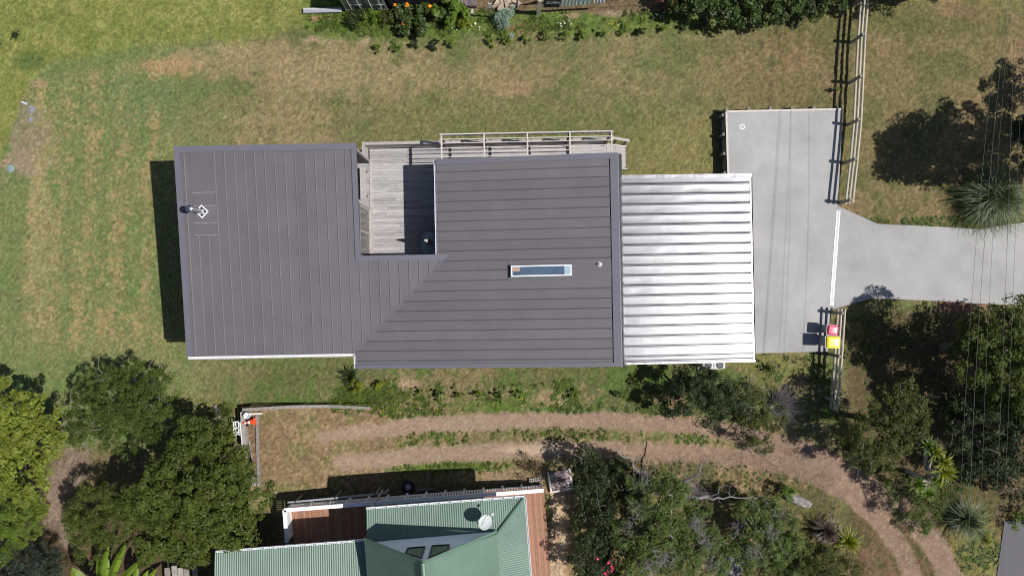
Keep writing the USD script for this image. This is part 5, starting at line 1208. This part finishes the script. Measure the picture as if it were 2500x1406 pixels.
wp = np.vstack([soft(740, 2060, 20, 92, 3800, .50, .9, 5), soft(760, 900, 44, 80, 500, .4, .9, 4, 20, 10), soft(780, 1680, 920, 1020, 3600, .52, .8, 6),
                soft(780, 980, 925, 1000, 700, .42, .8, 6, 30), soft(960, 1760, 1040, 1092, 900, .50, 1.1, 7), soft(930, 1260, 1120, 1158, 500, .42, 1., 7), soft(1380, 2050, 1110, 1406, 1500, .5, .8, 8), soft(1280, 1350, 1170, 1420, 500, .45, 1.1, 9, 15, 30),
                soft(2055, 2330, 750, 1020, 600, .5, .9, 10), soft(2320, 2450, 1240, 1420, 700, .42, .9, 11, 20, 30), soft(2100, 2520, 528, 556, 400, .35, 1., 13, 30, 5), soft(1850, 2040, 860, 935, 350, .5, .9, 12), soft(430, 590, 980, 1018, 400, .42, .9, 13)])
scatter('weeds', protos, wp, (.45, 1.2), None)
lp = np.vstack([soft(-30, 780, -30, 130, 900, .55, .7, 15)])
lp = lp[-lp[:, 1] * FPX / 38 + 703 < np.interp(lp[:, 0] * FPX / 38 + 1250, [0, 60, 120, 250, 360, 480, 600, 760], [380, 210, 140, 120, 104, 92, 80, 50])]
scatter('rough_grass', ([tuft(9, .10, .035, 21), tuft(8, .12, .03, 22)], ['lf_yellow', 'lf_bright'], 'rough bright grass in the upper left corner'), lp, (.5, 1.1), None)
litter_ok = True
dl = np.vstack([soft(1620, 2090, 1100, 1260, 1500, .46, 1.2, 14), soft(1480, 1740, 1110, 1210, 700, .42, 1.2, 14), soft(2060, 2340, 1190, 1400, 400, .45, 1.2, 14), soft(60, 230, 1080, 1330, 600, .42, 1.2, 14, 20, 30), soft(1270, 1400, 1110, 1406, 250, .42, 1.2, 14, 20, 30)])
lr = np.random.default_rng(23)
def litter(k): return leaf_quads(np.random.default_rng(k).normal(0, [.14, .14, .004], (6, 3)) + [0, 0, .035], np.tile([0, 0, 1.], (6, 1)) + np.random.default_rng(k).normal(0, .2, (6, 3)), .055, .6, lr)
M['dry_leaf'] = leaf_mat('dry_leaf', (.16, .115, .07), (.36, .28, .18), .1, gain=1)
scatter('leaf_litter', ([litter(1), litter(2), litter(3)], ['dry_leaf'] * 3, 'dry fallen leaves scattered on the track and garden ground'), dl, (.6, 1.2), None)
litter_ok = False
wf = np.vstack([on_ground(8, 1150, 1180, 60, 90), on_ground(9, 1360, 1395, 52, 70), on_ground(10, 1590, 1620, 34, 50), on_ground(16, 1000, 1300, 70, 110)])
scatter('white_daisies', ([leaf_quads(np.zeros((3, 3)) + [0, 0, .2], np.tile([0, 0, 1.], (3, 1)), .055, .9, lr)], ['flower_white'], 'tiny white flowers in the weedy strip'), wf, (.6, 1.2), None)
yf = np.vstack([soft(925, 980, 980, 1014, 14, .2, 1, 3, 20, 10), soft(1265, 1315, 965, 990, 16, .2, 1, 3, 20, 10), soft(1485, 1520, 48, 66, 14, .2, 1, 3, 20, 10), soft(1060, 1140, 965, 1000, 24, .2, 1, 3, 20, 10)])
scatter('yellow_weeds', ([leaf_quads(np.random.default_rng(9).normal(0, .05, (3, 3)) + [0, 0, .2], np.tile([0, 0, 1.], (3, 1)), .032, .8, lr)], ['flower_yellow'], 'tiny yellow flowers among the weeds'), yf, (.6, 1.2), None)

# ------------------------------------------------------------------ rail fences
def fence(label, posts, rails, h=1.12):
    b = [G(*p) for p in posts]; t = thing('rail_fence', label, 'fence', b[0])
    tops = []
    for i, p in enumerate(posts):
        q = P3(p[0], p[1], float(zt(*P(p[0], p[1], 3.6))) + h + .04); base = np.array([q[0], q[1], q[2] - h - .1])
        part(t, 'post', lathe([(0, 0), (.085, 0), (.08, h + .1), (.06, h + .13), (0, h + .13)], base, 12), M['fence_post'], smooth=40); tops.append(q)
    ends = [tops[0] + (tops[0] - tops[1]) / np.linalg.norm(tops[0] - tops[1]) * rails[0]] + tops[1:-1] + [tops[-1] + (tops[-1] - tops[-2]) / np.linalg.norm(tops[-1] - tops[-2]) * rails[1]]
    for hz in (.02, -.36, -.72):
        for p, q in zip(ends[:-1], ends[1:]):
            d = unit(q - p); s = np.array([-d[1], d[0], 0]); s = s if s[0] > 0 else -s; o = s * .115 + np.array([0, 0, hz - .04])
            part(t, 'rail', cyl(p + o, q + o, .056, n=10), M['fence'], smooth=40)
fence('upper three-rail timber fence between the lawn and the roadside grass', [(2120, -108), (2115, -12), (2107, 84), (2102, 186), (2097, 292), (2088, 388), (2077, 488)], (.0, .12))
fence('lower three-rail timber fence behind the two wheelie bins', [(2057, 764), (2050, 870), (2041, 979)], (.2, .5))

# ------------------------------------------------------------------ wheelie bins
def rrect(x, y, w, d, r=.06): return sg.box(x - w / 2 + r, y - d / 2 + r, x + w / 2 - r, y + d / 2 - r).buffer(r, quad_segs=4)
def wheelie(label, at, w, d, h, lid, rot):
    """built with its front towards -x"""
    t = thing('wheelie_bin', label, 'wheelie bin', (at[0], at[1], PAD_Z), Frame(rot))
    o = t.frame.uv(at); t.o = np.array([o[0], o[1], PAD_Z]); UsdGeom.Xform.Get(stage, t.path).GetOrderedXformOps()[0].Set(Gf.Vec3d(float(at[0]), float(at[1]), PAD_Z))
    X, Y = o; n = 20
    def ring(wd, dp, z, r=.06):
        c = np.array(rrect(X, Y, wd, dp, r).exterior.coords)[:-1]; return np.column_stack([c, np.full(len(c), z)])
    prof = [(d * .70, w * .74, PAD_Z + .06), (d * .86, w * .9, PAD_Z + h - .12), (d * .9, w * .94, PAD_Z + h - .11), (d * .96, w * 1.0, PAD_Z + h - .05)]
    rs = [ring(*p) for p in prof]; m = len(rs[0]); vv = np.vstack(rs); i, j = np.meshgrid(np.arange(3), np.arange(m), indexing='ij'); j2 = (j + 1) % m
    f = np.stack([i * m + j, i * m + j2, (i + 1) * m + j2, (i + 1) * m + j], -1).reshape(-1, 4)
    bot = (np.vstack([rs[0], [[X, Y, prof[0][2]]]]), np.stack([(np.arange(m) + 1) % m, np.arange(m), np.full(m, m)], 1))
    part(t, 'body', cat([(vv, f), bot]), M['bin_grey'], smooth=35)
    part(t, 'rim', sheet(rrect(X - .01, Y, d * .98, w * 1.04, .05).difference(rrect(X, Y, d * .84, w * .88, .05)), lambda u, v: PAD_Z + h - .05 + 0 * u, .04), M['bin_pale'])
    ls = [(d * .92, w * .98, PAD_Z + h - .048, .06), (d * .93, w * .99, PAD_Z + h - .01, .08), (d * .86, w * .92, PAD_Z + h + .022, .09), (d * .6, w * .66, PAD_Z + h + .036, .08)]
    rs = [ring(a_, b_, z_, r_) + [.02, 0, 0] for a_, b_, z_, r_ in ls]; m = len(rs[0]); vv = np.vstack(rs + [np.array([[X + .02, Y, ls[-1][2] + .004]])])
    i, j = np.meshgrid(np.arange(3), np.arange(m), indexing='ij'); j2 = (j + 1) % m
    f = np.stack([i * m + j, i * m + j2, (i + 1) * m + j2, (i + 1) * m + j], -1).reshape(-1, 4)
    k = np.arange(m); f3_ = np.vstack([f[:, [0, 1, 2]], f[:, [0, 2, 3]], np.stack([3 * m + k, 3 * m + (k + 1) % m, np.full(m, 4 * m)], 1)])
    lp_ = part(t, 'lid', (vv, f3_), lid, smooth=40)
    fr_ = rrect(X - .06, Y, d * .40, w * .5, .03)
    part(t, 'lid_panel', sheet(fr_.difference(fr_.buffer(-.025)), lambda u, v: PAD_Z + h + .046 + 0 * u, .016), lid, lp_)
    part(t, 'handle', cat([tube([(X + d * .47, Y - w * .3, PAD_Z + h - .05), (X + d * .56, Y - w * .3, PAD_Z + h - .03), (X + d * .56, Y + w * .3, PAD_Z + h - .03), (X + d * .47, Y + w * .3, PAD_Z + h - .05)], .017, 8)]), M['bin_grey'])
    for s in (-1, 1):
        wh = part(t, 'wheel', cyl((X + d * .34, Y + s * (w * .40 - .025), PAD_Z + .1), (X + d * .34, Y + s * (w * .40 + .025), PAD_Z + .1), .1, n=18), M['rubber'])
wheelie('pink-lidded wheelie bin, smaller of the two by the lower fence', P(2033, 805.5, PAD_Z + .93), .50, .54, .93, M['pink_lid'], -4)
wheelie('yellow-lidded wheelie bin, larger of the two by the lower fence', P(2033.5, 835.5, PAD_Z + 1.06), .58, .72, 1.06, M['yellow_lid'], -1)

# ------------------------------------------------------------------ overhead wires
for k, xs in enumerate([(2442, 2386, 2372, 2338), (2460, 2406, 2393, 2362), (2468, 2425, 2415, 2392), (2478, 2461, 2453, 2424), (2500, 2480, 2472, 2446)]):
    c = np.polyfit([0, 561, 735, 1406], xs, 2); ys = np.linspace(-260, 1680, 24); z = 11.0 - .5 * (1 - ((ys - 700) / 1000) ** 2) + [0, .3, 0, -.4, .5][k]
    pa = np.array([P3(np.polyval(c, y_), y_, z_) for y_, z_ in zip(ys, z)])
    single('overhead_wire', f'{ordn[k]} overhead wire from the left crossing above the driveway', 'wire', tube(pa, [.006, .007, .005, .006, .005][k], 6), M['wire'], group='overhead wires on the right')

# ------------------------------------------------------------------ things on the lawn
for (x_, y_, r, m_, lab) in [(27, 412, .21, 'lid_green', 'round green septic tank lid on bare ground at the left edge'), (77, 268, .19, 'lid_grey', 'upper of two grey round lids near the left edge'), (75, 293, .15, 'lid_grey', 'lower of two grey round lids near the left edge')]:
    c = G(x_, y_) + [0, 0, .02]; t = thing('round_lid', lab, 'lid', c)
    part(t, 'cover', lathe([(0, .10), (r * .7, .085), (r * .93, .05), (r * .93, 0)], c, 28), M[m_], smooth=40)
    part(t, 'rim', lathe([(r * .94, .03), (r * 1.05, .03), (r * 1.08, -.05)], c, 28), M[m_])
c = G(64, 254); t = thing('white_pipe_stub', 'short white pipe stub standing near the grey lids', 'pipe', c)
part(t, 'pipe', tube([c, c + [0, 0, .2], c + [-.03, .03, .24], c + [-.08, .04, .22]], .05, 10), M['bin_pale'], smooth=40); part(t, 'collar', cyl(c + [0, 0, .0], c + [0, 0, .06], .07), M['bin_pale'])
# traffic cone lying on its side, bucket, trellis
cb_, ct_ = P3(622, 1028, 1.16), P3(592, 1033, 1.16); d = unit(ct_ - cb_)
t = thing('traffic_cone', 'orange traffic cone with white bands lying on the timber edging', 'traffic cone', cb_ - [0, 0, .15])
L_ = np.linalg.norm(ct_ - cb_); rad = lambda s: .15 * (1 - s) + .03 * s
part(t, 'base_plate', bar(cb_ - d * .02, cb_ + d * .02, .36, .30), M['orange'])
for (a_, b_, m_) in [(.02, .34, 'orange'), (.34, .52, 'white_band'), (.52, .66, 'orange'), (.66, .82, 'white_band'), (.82, 1.0, 'orange')]:
    part(t, 'cone_band', cyl(cb_ + d * L_ * a_, cb_ + d * L_ * b_, rad(a_), rad(b_), 16), M[m_], smooth=40)
c = P3(607, 1012, 1.05); t = thing('white_bucket', 'white bag-like bucket beside the traffic cone on the timber corner', 'bucket', c)
part(t, 'bucket', lathe([(0, .02), (.13, .0), (.16, .3), (.14, .3), (.12, .06), (0, .05)], c, 16), M['white_paint'], smooth=40); part(t, 'rim', lathe([(.155, .28), (.175, .29), (.155, .31)], c, 16), M['bin_pale'])
t = thing('white_trellis', 'white metal trellis frame leaning left of the timber edging', 'trellis', P3(577, 1050, .9))
for (xa, ya, xb, yb) in [(570, 1030, 572, 1062), (582, 1029, 584, 1062), (570, 1030, 583, 1029), (571, 1045, 584, 1044), (572, 1060, 585, 1058), (571, 1046, 584, 1058), (586, 1030, 592, 1090), (575, 1030, 577, 1070)]:
    part(t, 'frame_bar', bar(P3(xa, ya, 1.05), P3(xb, yb, 1.05), .05, .03), M['white_paint'])
# blocks and pallet near the deck end
t = thing('concrete_blocks', 'row of hollow concrete blocks at the corner of the red-brown deck', 'blocks', G(1307, 1168))
for k in range(3):
    c = P3(1297 + k * 11, 1172 - k * 1.5, 1.75); o = rect(-.11, .11, -.09, .09); h = unary_union([rect(-.085, -.01, -.06, .06), rect(.015, .085, -.06, .06)])
    part(t, 'block', move(sheet(o.difference(h), lambda u, v: 0 * u, .22), c), M['block'])
t = thing('lattice_platform', 'dark timber platform of two lattice panels beside the pale path', 'platform', G(1368, 1170))
fa = Frame(10); cc = P3(1367, 1169, 1.85)
def lp2(mesh, rot=10): return rot_about(move(mesh, cc), cc, rot)
for k, y0_ in enumerate((-.02, -.50)):
    part(t, 'panel_board', lp2(box(-.48, .50, y0_, y0_ + .44, -.04, 0)), M['crate'])
    hs = []
    for s in (-1, 1):
        for i_ in range(3):
            for j_ in range(5): hs.append(box(s * .42 - .06 + i_ * .05, s * .42 - .03 + i_ * .05, y0_ + .06 + j_ * .07, y0_ + .09 + j_ * .07, .0, .006))
    part(t, 'lattice_dots', lp2(cat(hs)), M['cap'], kind='stuff')
part(t, 'side_rail', lp2(box(-.60, -.50, -.62, .46, -.06, .02)), M['cap']); part(t, 'side_rail', lp2(box(.52, .62, -.55, .46, -.06, .02)), M['cap']); part(t, 'front_rail', lp2(box(-.5, .62, -.64, -.54, -.06, .02)), M['cap'])
# tyre and pole under the verandah's shade
c = G(997, 1187); t = thing('black_ring', 'old black tyre lying in the shade of the green house', 'tyre', c)
a = np.linspace(0, 2 * np.pi, 13)
part(t, 'tread', lathe([(.20 + 0, .02)] + [(.27 + .085 * math.cos(w), .09 + .085 * math.sin(w)) for w in np.linspace(-2.6, 2.6, 12)] + [(.20, .16)], c, 24), M['rubber'], smooth=40); part(t, 'hub', lathe([(0, .1), (.17, .08), (.2, .05)], c, 20), M['pvc'])
single('short_log', 'pale short log lying in the shade beside the old tyre', 'log', tube([G(1018, 1195) + [0, 0, .1], G(1040, 1193) + [0, 0, .1], G(1062, 1192) + [0, 0, .08]], [.06, .06, .045], 8), M['sleeper'])

# ------------------------------------------------------------------ the yard along the top edge
cz = float(base_z(P(900, 24, .8)[0])); ca, cb2 = P3(845, 26, cz), P3(947, 25, cz); d = unit(cb2 - ca); back = np.array([-d[1], d[0], 0])
t = thing('shipping_container', 'grey-green shipping container with barred doors at the top edge', 'shipping container', (ca + cb2) / 2)
wd = np.linalg.norm(cb2 - ca); hh = 2.6
v, f = box(0, wd, .05, 6.0, .12, hh); tf = lambda w: ca + w[:, :1] * d + w[:, 1:2] * back + w[:, 2:] * np.array([0, 0, 1])
part(t, 'body', (tf(v), f), M['container'])
for k in range(2):
    v, f = box(.1 + k * (wd / 2 - .08), wd / 2 - .02 + k * (wd / 2 - .08), .0, .05, .2, hh - .12); dr = part(t, 'door', (tf(v), f), M['container'])
    for x in (.35, .85):
        xx = x + k * wd / 2 * .98; part(t, 'lock_rod', cyl(ca + d * xx - back * .05 + [0, 0, .15], ca + d * xx - back * .05 + [0, 0, hh - .05], .025, n=8), M['container_trim'], dr)
    for z_ in (.7, 1.6): v, f = box(.3 + k * wd / 2, 1.0 + k * wd / 2, -.03, .0, z_, z_ + .06); part(t, 'door_bar', (tf(v), f), M['container_trim'], dr)
for x in (0, wd - .1): v, f = box(x, x + .1, -.02, .1, .0, hh); part(t, 'corner_post', (tf(v), f), M['container_trim'])
for z_ in (.03, hh - .1): v, f = box(.1, wd - .1, .0, .06, z_, z_ + .1); part(t, 'end_sill', (tf(v), f), M['container_trim'])
for x in (0, wd - .16): v, f = box(x - .01, x + .17, -.04, .12, 0, .14); part(t, 'corner_casting', (tf(v), f), M['white_paint'])
sa, sb2 = P3(956, 26, cz), P3(1088, 22, cz); d = unit(sb2 - sa); back = np.array([-d[1], d[0], 0]); wd = np.linalg.norm(sb2 - sa); tf = lambda w: sa + w[:, :1] * d + w[:, 1:2] * back + w[:, 2:] * np.array([0, 0, 1])
t = thing('dark_shed', 'low dark metal shed behind the nasturtiums at the top edge', 'shed', (sa + sb2) / 2)
v, f = box(0, wd, 0, 3, .05, 1.9); part(t, 'wall', (tf(v), f), M['shed']); v, f = box(-.06, wd + .06, -.06, 3, 1.9, 1.96); part(t, 'roof', (tf(v), f), M['shed'])
for x in np.arange(.1, wd - .05, .3): v, f = box(x, x + .03, -.012, 0, .1, 1.85); part(t, 'wall_rib', (tf(v), f), M['shed'])
v, f = box(0, wd, -.03, .0, .05, .12); part(t, 'base_sill', (tf(v), f), M['pvc'])
b_ = G(788, 28); t = thing('grey_beam', 'weathered grey flashing beam lying on the grass by the container', 'beam', b_)
q0, q1 = G(743, 29) + [0, 0, .16], G(836, 28) + [0, 0, .16]
part(t, 'beam', bar(q0, q1, .24, .05), M['pvc']); part(t, 'side_fold', bar(q0 + [0, -.12, -.05], q1 + [0, -.10, -.05], .02, .12), M['bin_pale']); part(t, 'ridge', bar(q0 + [0, .05, .04], q1 + [0, .02, .04], .05, .03), M['bin_pale'])
# crates, post, firewood
for k, (x_, y_, w_, h_) in enumerate([(1124, 4, .5, .45), (1150, 8, .55, .4)]):
    c = G(x_, y_); t = thing('old_crate', ['left', 'right'][k] + ' of two old dark board crates right of the broad-leaved plant', 'crate', c)
    for i_ in range(5):
        part(t, 'slat', box(c[0] - .28 + i_ * .115, c[0] - .18 + i_ * .115, c[1] - .3, c[1] + .35, c[2] + h_ - .03, c[2] + h_), M['crate'])
    for y in (-.3, .33): part(t, 'side_board', box(c[0] - .28, c[0] + .3, c[1] + y, c[1] + y + .025, c[2], c[2] + h_ - .032), M['crate'])
    for x in (-.28, .275): part(t, 'end_board', box(c[0] + x, c[0] + x + .025, c[1] - .27, c[1] + .325, c[2], c[2] + h_ - .032), M['crate'])
c = G(1151, 32); single('pale_block', 'small pale block on the grass below the dark crates', 'block', box(c[0] - .1, c[0] + .1, c[1] - .12, c[1] + .12, c[2], c[2] + .2), M['block'])
c = G(1195, 42); t = thing('cream_sign_post', 'thin pale post with a white board beside the firewood', 'post', c)
part(t, 'post', box(c[0] - .035, c[0] + .035, c[1] - .035, c[1] + .035, c[2], c[2] + 1.9), M['sleeper']); part(t, 'board', box(c[0] - .02, c[0] + .16, c[1] - .055, c[1] - .037, c[2] + 1.25, c[2] + 1.85), M['white_paint'])
rg = np.random.default_rng(400)
fw = [(1216, 6, 60, .6), (1226, 14, 95, .6), (1236, 6, 100, .7), (1243, 22, 35, .75), (1210, 18, 20, .35), (1257, 5, 60, .3), (1264, 12, 45, .3), (1248, 6, 10, .4), (1222, 24, 70, .35), (1232, 28, 10, .3)]
words = ['top left', 'long upright left', 'upper middle', 'broad slanting', 'small lower left', 'upper right', 'small right', 'short middle', 'lower left', 'lowest']
for k, (x_, y_, an, ln) in enumerate(fw):
    c = G(x_, y_) + [0, 0, .1 + .05 * (k % 3)]; a_ = math.radians(an); dv_ = np.array([math.cos(a_), math.sin(a_), rg.uniform(-.1, .1)]) * ln / 2
    single('firewood_piece', f'{words[k]} piece of split firewood in the heap above the silvery bush', 'firewood', bar(c - dv_, c + dv_, rg.uniform(.14, .26), .1, up=(rg.uniform(-.2, .2), rg.uniform(-.2, .2), 1)), M['firewood'], group='firewood heap above the silvery bush')
# washing line with cloths
pz = 1.55; cA = G(1316, 34); 
t = thing('washing_line', 'washing line on a cream post with wires along the top edge', 'washing line', cA)
part(t, 'post', box(cA[0] - .13, cA[0] + .09, cA[1] - .09, cA[1] + .09, cA[2], cA[2] + 1.9), M['cream_post'])
cB = G(1720, 18); part(t, 'post', box(cB[0] - .05, cB[0] + .05, cB[1] - .05, cB[1] + .05, cB[2], cB[2] + 1.7), M['cream_post'])
part(t, 'cross_arm', box(cA[0] - .07, cA[0] + .03, cA[1] - .1, cA[1] + 1.2, cA[2] + 1.7, cA[2] + 1.78), M['cream_post']); part(t, 'cross_arm', box(cB[0] - .04, cB[0] + .04, cB[1] - .1, cB[1] + 1.2, cB[2] + 1.6, cB[2] + 1.66), M['cream_post'])
def line_pt(x, k): # height of wire k over world x
    s = (x - cA[0]) / (cB[0] - cA[0]); return np.array([x, cA[1] + (cB[1] - cA[1]) * s + .02 + .32 * k, (cA[2] + 1.72) * (1 - s) + (cB[2] + 1.62) * s - .10 * math.sin(math.pi * s)])
for k in range(4): part(t, 'line_wire', tube([line_pt(x, k) for x in np.linspace(cA[0], cB[0], 9)], .008, 5), M['cloth_white'])
def cloth(name, label, x0_, x1_, k, drop, m_, seed, amp=.03, tilt=.0):
    rg = np.random.default_rng(seed); n, m = 28, 10; V_ = []
    for i_ in range(n):
        x = x0_ + (x1_ - x0_) * i_ / (n - 1); tp_ = line_pt(x, k)
        for j_ in range(m):
            s = j_ / (m - 1); w = amp * s * math.sin(i_ * .9 + seed + .5 * math.sin(j_ + seed)); V_.append(tp_ + [0, w - .012 + tilt * s, -drop * s - (.02 * math.sin(i_ * .35) if s > .9 else 0)])
    i_, j_ = np.meshgrid(np.arange(n - 1), np.arange(m - 1), indexing='ij'); q = (i_ * m + j_).ravel(); f = np.stack([q, q + 1, q + m + 1, q + m], 1); V_ = np.array(V_)
    return single(name, label, 'cloth', cat([(V_, f), (V_ + [0, .006, 0], f[:, ::-1])]), M[m_], smooth=True)
w0 = lambda px_: P(px_, 20, 2.8)[0]
cloth('black_banner', 'black cloth with pale lettering hanging at the left of the washing line', w0(1327), w0(1367), 0, .95, 'cloth_black', 1, .015)
cloth('printed_towel', 'pale green printed towel right of the black cloth on the washing line', w0(1369), w0(1402), 0, .8, 'cloth_green', 2)
cloth('pale_towel', 'white and pale green towel in the middle of the washing line', w0(1403), w0(1443), 0, .7, 'cloth_green', 3)
cloth('white_garment', 'crumpled white garment at the right of the washing line', w0(1448), w0(1478), 0, .5, 'cloth_white', 4, .07)
cloth('white_sheet', 'white striped sheet hung across the wires behind the black cloth', w0(1327), w0(1440), 1, 1.0, 'cloth_white', 5, .04, .25)
tx = meshkit.text_mesh('CURRY', .26, .006); tv = np.array(tx.vertices); tv[:, 0] *= .62 / max(tv[:, 0].max(), 1e-6) * 1.15
lp0 = line_pt(w0(1330), 0)
UsdT = np.column_stack([tv[:, 0] + lp0[0] + .06, np.full(len(tv), lp0[1] - .045) - tv[:, 2], tv[:, 1] + lp0[2] - .42])
path = unique('/World/black_banner', 'lettering'); usdkit.mesh(stage, path, (UsdT, np.array(tx.faces)), M['cloth_white'])
c = G(1672, 24); t_ = rock(c + [0, 0, .12], .56, .21, .22, 0, 5)
single('mauve_stone', 'mauve stone block lying in the weeds near the vine hedge', 'stone', t_, M['mauve_stone'])
bc = G(1625, 6); t = thing('brick_stack', 'low stack of red bricks left of the mauve stone at the top edge', 'brick stack', bc)
M['brick'] = mat('red_brick', (.24, .09, .06), .85, 0, .25, 8, rand=.2)
for i_ in range(5):
    for j_ in range(2): part(t, 'brick', box(bc[0] - .6 + i_ * .24, bc[0] - .38 + i_ * .24, bc[1] - .12 + j_ * .13, bc[1] - .01 + j_ * .13, bc[2], bc[2] + .16 + .08 * ((i_ + j_) % 2)), M['brick'])
